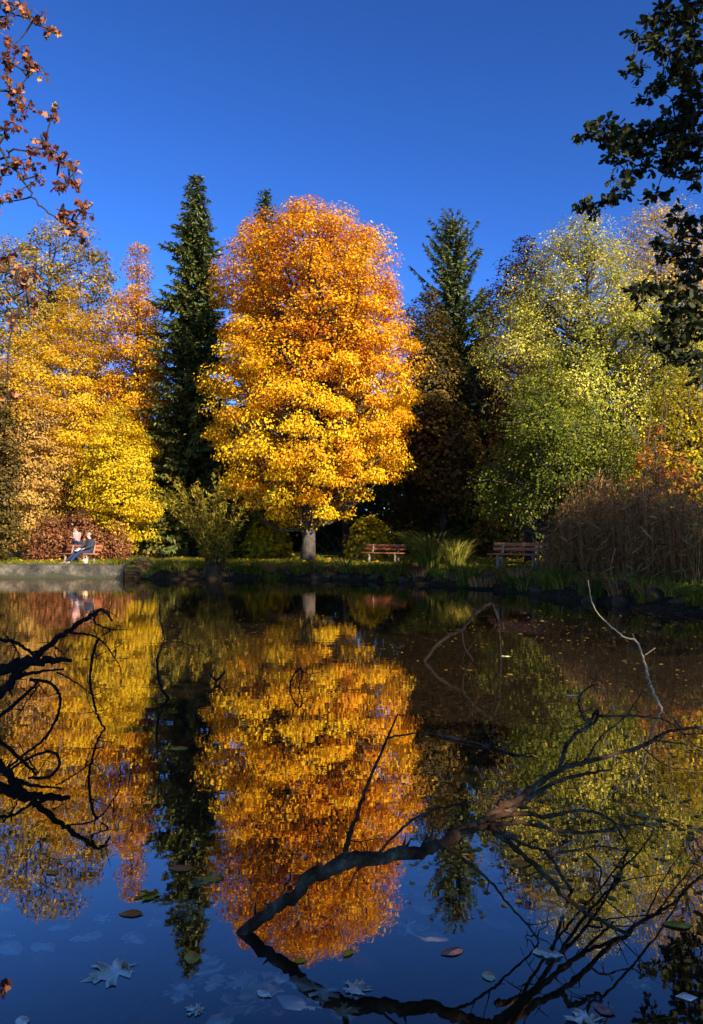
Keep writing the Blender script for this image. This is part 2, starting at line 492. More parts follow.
# ------------------------------------------------------------------ vegetation builders
LEAF = {
    'diamond': np.array([(0, 0, 0), (.34, .45, .08), (0, 1, 0), (-.34, .45, .08)]),
    'flake': np.array([(-.1, 0, 0), (.45, .25, .10), (.35, .8, .02), (-.1, 1, -.06), (-.48, .55, .08)]),
    'maple': np.array([(0, 0, 0), (.28, .10, .03), (.50, .12, .05), (.36, .36, .02), (.56, .62, .07), (.28, .60, .0), (.20, .72, .02), (0, 1.05, -.06),
                       (-.20, .72, .02), (-.28, .60, 0), (-.56, .62, .07), (-.36, .36, .02), (-.50, .12, .05), (-.28, .10, .03)]),
    'oak': np.array([(0, 0, 0), (.12, .14, .01), (.24, .24, .04), (.16, .36, .01), (.34, .54, .06), (.22, .64, .02), (.30, .82, .05), (.10, 1.0, -.03),
                     (-.10, 1.0, -.03), (-.30, .82, .05), (-.22, .64, .02), (-.34, .54, .06), (-.16, .36, .01), (-.24, .24, .04), (-.12, .14, .01)]),
    'maple_fine': np.array([(0, -.22, .02), (.015, 0, 0), (.12, .03, .01), (.30, -.02, .04), (.27, .08, .02), (.44, .14, .05), (.33, .22, .02), (.22, .30, 0), (.36, .40, .02), (.58, .48, .06), (.47, .56, .03), (.50, .70, .06), (.36, .64, .02),
                            (.20, .58, 0), (.18, .72, .02), (.24, .84, .04), (.10, .86, .01), (0, 1.06, -.05), (-.11, .85, .01), (-.25, .83, .04), (-.17, .71, .02), (-.21, .57, 0), (-.37, .63, .02), (-.51, .68, .06), (-.46, .55, .03), (-.57, .46, .06), (-.35, .39, .02),
                            (-.22, .29, 0), (-.34, .21, .02), (-.45, .13, .05), (-.26, .08, .02), (-.29, -.03, .04), (-.12, .03, .01), (-.015, 0, 0)]),
    'oval': np.array([(0, -.12, .02), (.03, 0, 0), (.20, .12, .03), (.30, .30, .05), (.31, .50, .05), (.24, .70, .03), (.12, .88, 0), (0, 1.02, -.04), (-.13, .88, .01), (-.25, .70, .04), (-.31, .50, .05), (-.29, .30, .05), (-.19, .12, .03), (-.03, 0, 0)]),
    'blade': np.array([(-.03, 0, 0), (.03, 0, 0), (.035, .4, .05), (.02, .75, .02), (0, 1, -.12), (-.035, .4, .05)]),
    'needle': np.array([(-.10, 0, 0), (.10, 0, 0), (.13, .5, .03), (0, 1, -.04), (-.13, .5, .03)]),
}


def unit(v):
    return v / (np.linalg.norm(v, axis=-1, keepdims=True) + 1e-9)


def leaves(mb, pos, nrm, along, size, tint, kind):
    """one leaf per row: at pos, facing nrm, pointing along"""
    T = LEAF[kind]
    nrm = unit(nrm)
    al = unit(along - (along * nrm).sum(-1, keepdims=True) * nrm)
    sd = np.cross(al, nrm)
    sz = np.asarray(size)[:, None, None]
    V = pos[:, None, :] + sz * (T[None, :, 0:1] * sd[:, None, :] + T[None, :, 1:2] * al[:, None, :] + T[None, :, 2:3] * nrm[:, None, :])
    k = len(T)
    F = np.arange(len(pos) * k).reshape(-1, k)
    mb.add(V.reshape(-1, 3), F, np.clip(tint, 0, 1))


def clump(mb, rng, c, rad, n, size, kind, out, tint, flat=.6, up=.5, spread=.25, droop=.25):
    d = unit(rng.normal(size=(n, 3)))
    rr = rng.uniform(.15, 1, n) ** .55
    off = d * rr[:, None] * rad
    off[:, 2] *= flat
    h2 = off[:, 0] ** 2 + off[:, 1] ** 2
    off[:, 2] -= droop * h2 / max(rad, .01)
    pos = c + off
    nrm = out * .55 + d * .5 + np.array((0, 0, up)) + rng.normal(0, .45, (n, 3))
    al = d * .8 + out * .4 + np.array((0, 0, -.5)) + rng.normal(0, .5, (n, 3))
    sz = size * rng.uniform(.65, 1.25, n)
    leaves(mb, pos, nrm, al, sz, tint + rng.normal(0, spread, n), kind)


PROF = {   # crown radius against height, 0 at the crown's bottom and 1 at its top
    'dome': ([0, .05, .15, .30, .45, .62, .78, .90, .97, 1], [.22, .62, .90, 1, 1, .98, .93, .76, .46, .10]),
    'oval': ([0, .08, .2, .4, .6, .8, .93, 1], [.30, .6, .85, 1, .92, .66, .36, .08]),
    'cone': ([0, .08, .2, .35, .6, .8, .93, 1], [.45, .8, 1, .95, .70, .42, .2, .05]),
    'column': ([0, .1, .3, .7, .88, 1], [.55, .85, 1, .9, .55, .1]),
    'bush': ([0, .1, .3, .55, .8, 1], [.8, .95, 1, .9, .6, .1]),
}


def broadleaf(name, label, cat, px, d, top, bottom, hw, mat, n_cl, n_lf, leaf, seed, prof='oval', bark='bark', trunk_r=.25, cl_r=1.0,
              tintbase=.5, tintgrad=0.0, lump=.16, group=None, kind='flake', inner=.45, depth=1.0, flat=.6, bare=0, spread=.22, lean=0.0, x=None, up=.5, cvar=.10):
    """a broad-leaved tree: trunk with limbs, and a crown of leaf clumps carried by the limbs"""
    rng = np.random.default_rng(seed)
    if x is None:
        x = (px - CX) / FPX * d
    zb = float(gh(x, d))
    z1 = P(px or 0, top, d)[2]
    z0 = P(px or 0, bottom, d)[2]
    Rm = hw / FPX * d
    root = thing(name, label, cat, (x, d, zb), 0, group)
    z1 -= zb
    z0 -= zb
    tk, cr = MB(), MB()
    H = z1 - z0
    n = 14
    hz = np.linspace(-.25, z0 + H * .86, n)
    wob = np.cumsum(rng.normal(0, .05 * trunk_r / .25, (n, 2)), 0)
    tp = np.stack([wob[:, 0] + lean * np.clip(hz, 0, None), wob[:, 1], hz], -1)
    tr = trunk_r * np.interp(hz / (z1), [-.1, 0, .05, .5, 1], [1.45, 1.3, 1, .62, .1])
    tk.tube(tp, tr, 10, rng, .07)
    pr = PROF[prof]
    ph = rng.uniform(0, 6.28, 6)
    ts = np.linspace(0, 1, 200)
    wts = np.interp(ts, *pr) ** 1.3 + .06
    cdf = np.cumsum(wts) / wts.sum()
    # spread the clumps evenly: best of several candidates
    cl = []
    for i in range(n_cl):
        best, bd = None, -1
        for _ in range(7):
            t = np.interp(rng.random(), cdf, ts)
            a = rng.uniform(0, 2 * np.pi)
            Rr = np.interp(t, *pr) * Rm * (1 + lump * (np.sin(2 * a + ph[0] + 5 * t) * .6 + np.sin(3 * a - ph[1] + 9 * t) * .5 + np.sin(5 * a + ph[2] - 14 * t) * .5))
            q = inner + (1 - inner) * rng.random() ** .6
            rr = max(0.0, Rr - cl_r * .55) * q
            hm = 1 - lump * .75 * (.5 + .5 * np.sin(3 * a + ph[3] + 2 * np.sin(2 * a + ph[4]))) * min(1.0, rr / Rm * 1.3) * t
            c = np.array((rr * np.cos(a), rr * np.sin(a) * depth, z0 + t * H * hm - cl_r * .25 * (t > .9)))
            dd = 9 if not cl else min(np.linalg.norm((c - e) * (1, 1, 1.3)) for e in cl)
            if dd > bd:
                best, bd = c, dd
        cl.append(best)
    cl = np.array(cl)
    for c in cl:
        t = (c[2] - z0) / H
        axis_xy = np.array((np.interp(c[2], hz, tp[:, 0]), np.interp(c[2], hz, tp[:, 1])))
        c = c + np.array((*axis_xy, 0)) * .6
        hd = np.linalg.norm(c[:2] - axis_xy)
        zs = max(z0 * .75, min(c[2] - .55 * hd - .3, hz[-1]))
        s = np.array((np.interp(zs, hz, tp[:, 0]), np.interp(zs, hz, tp[:, 1]), zs))
        mid = s * .45 + c * .55 + np.array((0, 0, -.06 * hd)) + rng.normal(0, .10 * hd + .05, 3)
        L = spline([s, mid, c], 4)
        r0 = min(trunk_r * .42, .022 + .020 * np.linalg.norm(c - s))
        tk.tube(L, np.linspace(r0, .012, len(L)), 5, rng, .1, cap=False)
        out = unit(np.array((c[0], c[1] / max(depth, .3), (c[2] - (z0 + H * .42)) * .8)))
        k = int(n_lf * rng.uniform(.7, 1.3))
        cb = tintbase + tintgrad * (t - .5) + rng.normal(0, cvar)
        rad = cl_r * rng.uniform(.7, 1.3)
        clump(cr, rng, c, rad, k, leaf, kind, out, cb, flat, up, spread)
        for _ in range(3):      # twigs inside the clump
            e = c + unit(rng.normal(size=3) + out) * rad * rng.uniform(.6, 1.0) * (1, 1, flat)
            tk.tube([c, (c + e) / 2 + rng.normal(0, .05, 3), e], [.014, .010, .005], 3, cap=False)
    for _ in range(bare):        # bare shoots that stand out of the top
        a = rng.uniform(0, 6.28)
        q = rng.uniform(0, .6)
        s = np.array((Rm * q * np.cos(a), Rm * q * np.sin(a), z0 + H * (.90 - .25 * q)))
        e = s + np.array((np.cos(a) * .5 + rng.normal(0, .3), np.sin(a) * .4, rng.uniform(1.3, 2.4)))
        tk.tube([s, (s + e) / 2 + rng.normal(0, .06, 3), e], [.022, .014, .006], 3, cap=False)
    tk.build("trunk", M[bark], root, smooth=True)
    cr.build("crown", M[mat], root, tint=True)
    return root


def spruce(name, label, px, d, top, hw, seed, z_low=1.5, upsweep=0.0, whorl=.42, per=7, dens=22, base_t=.5, open_top=0.0, group=None, pw=.82):
    rng = np.random.default_rng(seed)
    x = (px - CX) / FPX * d
    zb = float(gh(x, d))
    H = P(px, top, d)[2] - zb
    Rm = hw / FPX * d
    root = thing(name, label, "spruce tree", (x, d, zb), 0, group)
    tk, cr = MB(), MB()
    hz = np.linspace(-.3, H, 16)
    tp = np.stack([rng.normal(0, .03, 16), rng.normal(0, .03, 16), hz], -1)
    tk.tube(tp, np.interp(hz / H, [0, 1], [.30, .015]), 9, rng, .05)
    z = z_low
    while z < H - .15:
        t = (z - z_low) / (H - z_low)
        R0 = Rm * ((1 - t) ** pw) * (1 + .08 * math.sin(z * 2.1)) + .12
        nb = max(4, int(round(per * (1 - .35 * t))))
        a0 = rng.uniform(0, 6.28)
        for b in range(nb):
            if open_top and t > .55 and rng.random() < open_top:
                continue
            a = a0 + b * 6.283 / nb + rng.normal(0, .22)
            Lh = R0 * rng.choice([1.0, 1.0, .85, .7, 1.15]) * rng.uniform(.8, 1.12)
            dirh = np.array((np.cos(a), np.sin(a), 0))
            us = upsweep * (t ** .7) + .35 * t
            q = np.linspace(0, 1, 7)
            rise = us * q * Lh - (1 - us) * .42 * Lh * q ** 1.3 + .22 * Lh * q ** 3
            pts = np.array((0, 0, z)) + dirh[None] * (q * Lh)[:, None] + np.stack([0 * q, 0 * q, rise], -1) + rng.normal(0, .02, (7, 3))
            tk.tube(pts, np.linspace(.02 + .012 * Lh, .006, 7), 4, cap=False)
            k = max(8, int(dens * Lh))
            u = rng.random(k) ** .8 * .97 + .03
            pos = np.stack([np.interp(u, q, pts[:, i]) for i in range(3)], -1)
            side = np.array((-np.sin(a), np.cos(a), 0))
            sgn = rng.choice([-1, 1], k)[:, None] * rng.uniform(.3, 1.1, k)[:, None]
            al = dirh * rng.uniform(.5, 1.1, (k, 1)) + side * sgn + np.array((0, 0, -.42 + .75 * us)) + rng.normal(0, .2, (k, 3))
            nr = np.array((0, 0, 1)) + dirh * .35 + rng.normal(0, .45, (k, 3))
            sz = np.clip(.28 + .46 * (1 - u) * min(1, Lh / 2.2), .2, .8) * rng.uniform(.7, 1.25, k)
            leaves(cr, pos, nr, al, sz, base_t + .22 * (u - .5) + rng.normal(0, .2, k), 'needle')
        z += whorl * rng.uniform(.75, 1.25) * (1 - .35 * t)
    k = 30
    leaves(cr, np.stack([0 * np.arange(k), 0 * np.arange(k), H - rng.random(k) * 1.0], -1), rng.normal(size=(k, 3)),
           np.stack([rng.normal(0, .5, k), rng.normal(0, .5, k), np.full(k, .8)], -1), rng.uniform(.15, .3, k), np.full(k, .5), 'needle')
    tk.build("trunk", M['bark_dark'], root, smooth=True)
    cr.build("crown", M['spruce'], root, tint=True)
    return root


def blades(mb, rng, base, n, r, h, w, lean, droop, tint, spread=.25, segs=5, dirbias=None):
    """arching grass blades rising from a tuft"""
    a = rng.uniform(0, 6.283, n)
    q = np.sqrt(rng.random(n)) * r
    b = base + np.stack([q * np.cos(a), q * np.sin(a), np.zeros(n)], -1)
    dr = np.stack([np.cos(a), np.sin(a), np.zeros(n)], -1) + rng.normal(0, .5, (n, 3)) * (1, 1, 0)
    if dirbias is not None:
        dr = dr + np.asarray(dirbias)
    dr = unit(dr)
    hh = h * rng.uniform(.55, 1.1, n)
    ln = lean * rng.uniform(.3, 1.3, n)
    sd = np.stack([-dr[:, 1], dr[:, 0], np.zeros(n)], -1)
    tw = rng.uniform(-1, 1, n)[:, None]
    sd = unit(sd + dr * tw)
    rows = []
    for k in range(segs + 1):
        t = k / segs
        p = b + dr * (ln * hh * t ** 1.6)[:, None] + np.array((0, 0, 1)) * (hh * (t - droop * t ** 3))[:, None]
        wk = w * (1 - t) ** .6 * .5 + .001
        rows += [p - sd * wk, p + sd * wk]
    V = np.stack(rows, 1)
    m_ = 2 * (segs + 1)
    F = []
    i0 = np.arange(n) * m_
    for k in range(segs):
        F.append(np.stack([i0 + 2 * k, i0 + 2 * k + 1, i0 + 2 * k + 3, i0 + 2 * k + 2], -1))
    tt = np.clip(tint + rng.normal(0, spread, n), 0, 1)
    mb.add(V.reshape(-1, 3), np.concatenate(F), np.tile(tt, segs))


# ------------------------------------------------------------------ trees across the water
broadleaf("maple_tree", "huge round maple in full orange and golden leaf, the largest tree in the middle", "tree", 307, 38.5, 203, 518, 107, 'orange',
          400, 380, .14, 11, 'dome', 'bark', .36, .98, .56, -.52, .07, inner=.34, bare=16, spread=.2, flat=.52, cvar=.14, kind='diamond')
spruce("spruce_tree", "tall slender dark green spruce rising directly left of the orange maple", 193, 44, 174, 76, 21, pw=.78, dens=50, base_t=.62)
spruce("spruce_tree", "spruce tip peeking over the upper left of the orange maple", 264, 56, 190, 62, 22, pw=.7)
spruce("spruce_tree", "dark spruce with upswept open branches right of the orange maple", 455, 52, 221, 60, 23, upsweep=.62, whorl=.62, open_top=.1, pw=.42, dens=38, base_t=.6)
spruce("spruce_tree", "shorter shaded spruce between the open topped spruce and the purple beech", 484, 55, 288, 58, 24, pw=.7)
broadleaf("copper_beech", "purple leaved beech rising behind the light green tree", "tree", 524, 46, 238, 505, 58, 'copper', 120, 230, .2, 31, 'oval', 'bark_dark', .3, 1.0, .5, lump=.16, kind='diamond')
broadleaf("oak_tree", "olive brown tree in the shade close behind the right side of the orange maple", "tree", 430, 48, 285, 520, 50, 'brown', 150, 230, .2, 32, 'oval', 'bark_dark', .25, 1.0, .34, lump=.25, kind='diamond')
broadleaf("aspen_tree", "tall silvery yellow green tree beside the purple beech", "tree", 590, 35, 203, 510, 96, 'birch', 340, 270, .115, 33, 'oval', 'bark', .2, .85, .54, .5, .34, cvar=.2, bare=8, flat=.75, kind='diamond', inner=.35)
broadleaf("birch_tree", "pale yellow pink tree behind the dark oak branches on the right", "tree", 672, 39, 194, 500, 76, 'pale', 240, 190, .15, 34, 'dome', 'bark', .22, .9, .55, .1, .34, bare=8, flat=.75, kind='diamond', inner=.35)
broadleaf("alder_tree", "leafy green tree with low branches behind the right hand bench", "tree", 548, 31.5, 350, 520, 62, 'green', 150, 230, .115, 35, 'bush', 'bark', .16, .75, .5, .2, .34, kind='diamond')
broadleaf("hazel_tree", "bright yellow green tree at the right edge above the dry reeds", "tree", 690, 28, 360, 530, 62, 'ygreen', 130, 150, .13, 36, 'bush', 'bark', .14, .7, .5, .1, .34, kind='diamond')
broadleaf("cherry_shrub", "slim shrub with orange red leaves rising from the dry reeds", "shrub", 658, 25.5, 420, 545, 42, 'cherry', 46, 42, .12, 37, 'oval', 'bark', .06, .38, .42, kind='maple', lump=.5, inner=.2, cvar=.25, bare=6)
broadleaf("lime_tree", "broad golden yellow tree behind the bench with two people", "tree", 70, 46, 285, 535, 84, 'yellow', 280, 380, .14, 41, 'oval', 'bark_pale', .3, 1.0, .45, -.15, .3, flat=.5, kind='diamond', inner=.35)
broadleaf("ash_tree", "sparse olive tree thinning out above the golden yellow tree", "tree", 45, 54, 210, 450, 70, 'olive', 150, 190, .22, 42, 'dome', 'bark', .3, 1.1, .6, 0, .3, bare=16, kind='diamond')
broadleaf("maple_tree", "narrow orange yellow maple squeezed against the left side of the slender spruce", "tree", 138, 45.6, 240, 520, 40, 'orange2', 120, 360, .15, 43, 'oval', 'bark', .22, 1.0, .5, -.2, .3, flat=.5, kind='diamond')
broadleaf("hornbeam_tree", "tan orange tree at the left edge behind the wall", "tree", 8, 41, 345, 545, 52, 'tan', 130, 300, .14, 44, 'bush', 'bark', .2, .9, .55, 0, .3, flat=.5, kind='diamond')
broadleaf("field_maple", "low yellow green maple drooping to the lawn right of the two people", "tree", 118, 40, 395, 545, 40, 'ygreen', 120, 300, .13, 45, 'oval', 'bark', .14, .8, .8, -.2, .4, flat=.45, kind='diamond', inner=.3)
broadleaf("beech_shrub", "dark brown shrub at the left edge of the lawn above the wall", "shrub", -4, 35.5, 375, 562, 24, 'brown', 60, 150, .13, 46, 'column', 'bark_dark', .1, .6, .2)
for k, (px, dd, tp, hw_, lab) in enumerate([(52, 38.5, 512, 24, "red brown shrub behind the left end of the occupied bench"), (84, 39, 506, 26, "red brown shrub right behind the standing person"),
                                            (112, 39.5, 512, 22, "red brown shrub right of the seated person, beside the yellow green maple")]):
    broadleaf("hedge_shrub", lab, "shrub", px, dd, tp, 563, hw_, 'redbrown', 45, 120, .13, 50 + k, 'bush', 'bark_dark', .06, .55, .5, group="red brown shrubs behind the occupied bench", kind='diamond')
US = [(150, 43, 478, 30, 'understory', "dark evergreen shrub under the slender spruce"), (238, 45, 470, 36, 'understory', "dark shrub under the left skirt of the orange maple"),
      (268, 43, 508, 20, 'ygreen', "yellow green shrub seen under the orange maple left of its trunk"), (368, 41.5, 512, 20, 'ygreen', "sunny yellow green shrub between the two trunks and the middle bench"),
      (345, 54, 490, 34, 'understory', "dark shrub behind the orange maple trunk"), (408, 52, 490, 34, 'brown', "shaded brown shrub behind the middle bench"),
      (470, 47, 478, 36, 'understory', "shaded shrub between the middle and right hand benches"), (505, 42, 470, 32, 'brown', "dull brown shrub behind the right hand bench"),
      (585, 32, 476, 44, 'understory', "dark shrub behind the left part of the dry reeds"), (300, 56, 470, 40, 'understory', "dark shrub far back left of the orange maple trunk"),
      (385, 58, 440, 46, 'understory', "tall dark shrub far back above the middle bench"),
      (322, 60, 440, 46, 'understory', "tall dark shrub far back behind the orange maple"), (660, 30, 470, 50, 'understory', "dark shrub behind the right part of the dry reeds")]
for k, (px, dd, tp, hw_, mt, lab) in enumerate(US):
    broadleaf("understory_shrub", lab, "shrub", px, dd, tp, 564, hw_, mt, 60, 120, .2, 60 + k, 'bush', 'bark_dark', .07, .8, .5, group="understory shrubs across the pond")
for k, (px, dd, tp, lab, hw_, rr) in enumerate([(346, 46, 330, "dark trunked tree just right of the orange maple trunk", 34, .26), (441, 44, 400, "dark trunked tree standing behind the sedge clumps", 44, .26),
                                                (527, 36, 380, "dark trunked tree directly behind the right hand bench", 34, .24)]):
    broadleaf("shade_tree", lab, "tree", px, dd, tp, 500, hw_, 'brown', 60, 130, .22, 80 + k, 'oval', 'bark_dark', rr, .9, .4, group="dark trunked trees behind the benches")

# far wood that closes the view between the trunks
rng = np.random.default_rng(90)
fw = MB()
for i in range(1150):
    x = rng.uniform(-48, 42)
    y = rng.uniform(64, 84)
    zt = 12.5 * rng.random()
    c = np.array((x, y, zt + .8))
    clump(fw, rng, c, 2.0, 90, .5, 'flake', unit(np.array((0, -.6, .5))), .45 + rng.normal(0, .15), .7)
o = fw.build("distant_wood", M['understory'], tint=True)
o["kind"] = "stuff"

# ------------------------------------------------------------------ overhanging oak on the right
OAK_LABEL = "dark green oak reaching in from the right with shaded leaf sprays"


def near_tree(name, label, cat, loc, top, trunk_r, crown_c, crown_r, ncl, nlf, lf, mat, bark, sprays, d_of, kind, lsize, seed, stems, per=34, rad=.42, tb=.4, sp=.25):
    rng = np.random.default_rng(seed)
    zb = float(gh(loc[0], loc[1]))
    root = thing(name, label, cat, (loc[0], loc[1], zb))
    O = np.array((loc[0], loc[1], zb))
    tk, cr = MB(), MB()
    hz = np.linspace(-.3, top * .8, 14)
    tp = np.stack([rng.normal(0, .06, 14), rng.normal(0, .06, 14), hz], -1)
    tk.tube(tp, trunk_r * np.interp(hz / top, [0, .06, .5, .8], [1.4, 1, .6, .15]), 10, rng, .08)
    for i in range(ncl):
        dv = unit(rng.normal(size=3))
        c = np.array(crown_c) - O + dv * np.array(crown_r) * rng.uniform(.35, 1)
        zs = np.clip(c[2] - .5 * np.linalg.norm(c[:2]), top * .2, top * .78)
        s = np.array((0, 0, zs))
        L = spline([s, s * .5 + c * .5 + rng.normal(0, .3, 3), c], 4)
        tk.tube(L, np.linspace(.11, .015, len(L)), 5, cap=False)
        clump(cr, rng, c, 1.3, nlf, lf, 'flake', dv, tb, .65, .5, sp)
    # the limbs and sprays that reach into the view
    tips = [P(px, py, d_of(px, py)) - O for px, py in sprays]
    for pts, r0 in stems:
        q = [np.array((0, 0, np.clip(P(*pts[0], d_of(*pts[0]))[2] - zb - .6, 1.0, top * .7)))] + [P(px, py, d_of(px, py)) - O for px, py in pts]
        L = spline(q, 7)
        L = L + rng.normal(0, .012, L.shape)
        tk.tube(L, np.linspace(r0, .006, len(L)), 6, rng, .1, cap=False)
        stems_pts.append((name, L))
    allp = np.concatenate([L for nme, L in stems_pts if nme == name])
    for c in tips:
        j = allp[np.argmin(np.linalg.norm(allp - c, axis=1) + np.abs(allp[:, 2] - c[2]) * .2)]
        L = spline([j, (j + c) / 2 + rng.normal(0, .07, 3), c], 4)
        tk.tube(L, np.linspace(.014, .005, len(L)), 4, cap=False)
        for b in range(5):
            e = c + unit(rng.normal(size=3)) * rad * rng.uniform(.4, 1.0) * (1, 1, .75)
            tk.tube([c, (c + e) / 2 + rng.normal(0, .03, 3), e], [.006, .005, .003], 3, cap=False)
            k = int(per / 5 * rng.uniform(.6, 1.4)) + 1
            u = rng.uniform(.35, 1.05, k)[:, None]
            pos = c + (e - c) * u + rng.normal(0, .02, (k, 3))
            al = unit(e - c) * .7 + rng.normal(0, .7, (k, 3)) + np.array((0, 0, -.25))
            nr = np.array((0, 0, .7)) + rng.normal(0, .7, (k, 3))
            leaves(cr, pos, nr, al, lsize * rng.uniform(.7, 1.2, k), tb + rng.normal(0, sp, k), kind)
    tk.build("trunk", M[bark], root, smooth=True)
    cr.build("crown", M[mat], root, tint=True)
    return root


stems_pts = []
oak_sprays = [(645, 35), (632, 70), (655, 50), (655, 94), (679, 23), (690, 58), (668, 70), (674, 45), (697, 20), (700, 40), (660, 8), (690, 5), (698, 85), (683, 95), (585, 135), (602, 127), (614, 148),
              (606, 140), (622, 132), (636, 133), (630, 150), (645, 146), (651, 129), (624, 168), (640, 165), (616, 191), (606, 204), (593, 209), (659, 156), (672, 146), (668, 118), (679, 129), (694, 109), (690, 152),
              (684, 138), (700, 130), (657, 191), (676, 168), (694, 175), (702, 160), (679, 218), (659, 250), (670, 244), (682, 257), (698, 242), (690, 228), (700, 262), (636, 290), (648, 292),
              (663, 292), (672, 298), (682, 304), (698, 289), (692, 312), (647, 335), (657, 338), (667, 332), (676, 338), (686, 339), (698, 359), (684, 362), (675, 351), (700, 330), (701, 376), (668, 352), (662, 25), (674, 8), (684, 38), (664, 82), (676, 78), (688, 72), (696, 60), (700, 105), (672, 105), (684, 118), (664, 132), (690, 140), (668, 160), (698, 150), (690, 270), (700, 300), (688, 325), (676, 320)]
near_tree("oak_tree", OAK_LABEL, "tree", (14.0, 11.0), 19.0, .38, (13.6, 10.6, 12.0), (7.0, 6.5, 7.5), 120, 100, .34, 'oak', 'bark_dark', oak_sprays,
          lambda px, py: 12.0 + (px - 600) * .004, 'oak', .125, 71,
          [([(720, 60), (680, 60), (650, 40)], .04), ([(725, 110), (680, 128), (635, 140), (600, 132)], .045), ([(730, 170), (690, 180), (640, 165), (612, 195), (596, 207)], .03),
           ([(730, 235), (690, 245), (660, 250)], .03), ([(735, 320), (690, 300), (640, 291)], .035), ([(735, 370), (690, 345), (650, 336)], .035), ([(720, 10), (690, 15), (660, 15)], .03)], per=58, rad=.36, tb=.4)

# ------------------------------------------------------------------ overhanging maple at the top left
map_sprays = [(7, 5), (29, 15), (37, 20), (20, 3), (49, 33), (5, 20), (15, 44), (22, 53), (37, 71), (30, 66), (7, 81), (15, 103), (27, 108), (18, 92), (53, 115), (12, 122), (44, 141), (32, 152), (18, 161), (59, 158), (73, 169),
              (24, 169), (37, 174), (78, 188), (59, 187), (68, 180), (83, 208), (87, 213), (71, 220), (73, 232), (83, 239), (64, 212), (16, 193), (2, 176), (1, 203), (7, 257), (10, 273), (30, 275), (33, 300), (20, 284), (3, 60),
              (2, 130), (4, 300), (12, 320), (50, 150), (8, 395), (10, 62)]
near_tree("maple_tree", "maple branch with dark red and orange leaves hanging in at the top left", "tree", (-8.6, 8.0), 13.0, .22, (-9.6, 7.4, 8.0), (3.2, 3.0, 3.5), 50, 100, .25, 'maple_red', 'bark_dark', map_sprays,
          lambda px, py: 9.0, 'maple', .068, 72,
          [([(-30, 20), (5, 10), (45, 30)], .018), ([(-30, 120), (0, 150), (25, 185), (45, 210), (75, 230)], .026), ([(-25, 90), (10, 95), (35, 70)], .018),
           ([(-30, 160), (10, 150), (50, 150), (72, 170)], .018), ([(-30, 270), (5, 280), (32, 295)], .018)], per=17, rad=.16, tb=.38, sp=.28)


# ------------------------------------------------------------------ trees outside the picture that shade the near water and the right bank


def shade_tree(label, x, y, H, z0, Rm, seed, ncl=120):
    d = y if abs(y) > .5 else .5
    rng = np.random.default_rng(seed)
    zb = float(gh(x, y))
    root = thing("shade_tree", label, "tree", (x, y, zb), 0, "trees on the near bank")
    tk, cr = MB(), MB()
    hz = np.linspace(-.3, H * .85, 12)
    tk.tube(np.stack([rng.normal(0, .05, 12), rng.normal(0, .05, 12), hz], -1), .3 * np.interp(hz / H, [0, .06, .85], [1.4, 1, .15]), 10, rng, .08)
    for i in range(ncl):
        dv = unit(rng.normal(size=3))
        c = np.array((0, 0, (H + z0) / 2)) + dv * np.array((Rm, Rm, (H - z0) / 2)) * rng.uniform(.4, 1)
        s = np.array((0, 0, np.clip(c[2] - .5 * np.linalg.norm(c[:2]), 1.5, H * .8)))
        tk.tube(spline([s, (s + c) / 2 + rng.normal(0, .2, 3), c], 3), np.linspace(.08, .015, 7), 5, cap=False)
        clump(cr, rng, c, 1.2, 110, .34, 'flake', dv, .4, .65)
    tk.build("trunk", M['bark_dark'], root, smooth=True)
    cr.build("crown", M['brown'], root, tint=True)


shade_tree("broad tree on the near bank right behind the viewpoint, outside the picture", 8.6, -7.8, 12.5, 2.5, 6.0, 301, 105)
shade_tree("tall tree on the right bank beyond the dark oak, outside the picture", 22.0, 9.5, 13.0, 2.5, 6.0, 302, 85)


# ------------------------------------------------------------------ benches
def make_bench(label, px, d, rz):
    x = (px - CX) / FPX * d
    root = thing("park_bench", label, "bench", (x, d, float(gh(x, d))), R(rz), "red brown benches facing the pond")
    s = MB()
    for k in range(4):
        s.box((0, -.30 + k * .125, .455 + .012 * abs(k - 1.5)), (2.15, .11, .045), bev=.008)
    s.build("seat", M['bench_wood'], root)
    b = MB()
    b.box((0, .225, .66), (2.15, .04, .115), rx=R(-12), bev=.008)
    b.box((0, .262, .83), (2.15, .04, .125), rx=R(-12), bev=.008)
    b.build("backrest", M['bench_wood'], root)
    for sx in (-.68, .68):
        g = MB()
        g.tube([(sx, -.30, -.05), (sx, -.26, .20), (sx, -.22, .43)], [.075, .062, .055], 8)
        g.tube([(sx, .22, -.05), (sx, .16, .20), (sx, .10, .43)], [.085, .068, .055], 8)
        g.box((sx, -.05, .405), (.09, .56, .05))
        g.tube([(sx, .13, .40), (sx, .20, .62), (sx, .262, .88)], [.048, .042, .034], 8)
        g.build("leg", M['concrete'], root, smooth=False)
    return root


b1 = make_bench("red brown bench at the left on which a person in dark clothes sits", 80.5, 35.2, -24)
b2 = make_bench("empty red brown bench in the middle, just left of the large green sedge", 384, 36.2, -26)
b3 = make_bench("nearest empty red brown bench at the right, beside the dry reeds", 518, 27.0, -36)


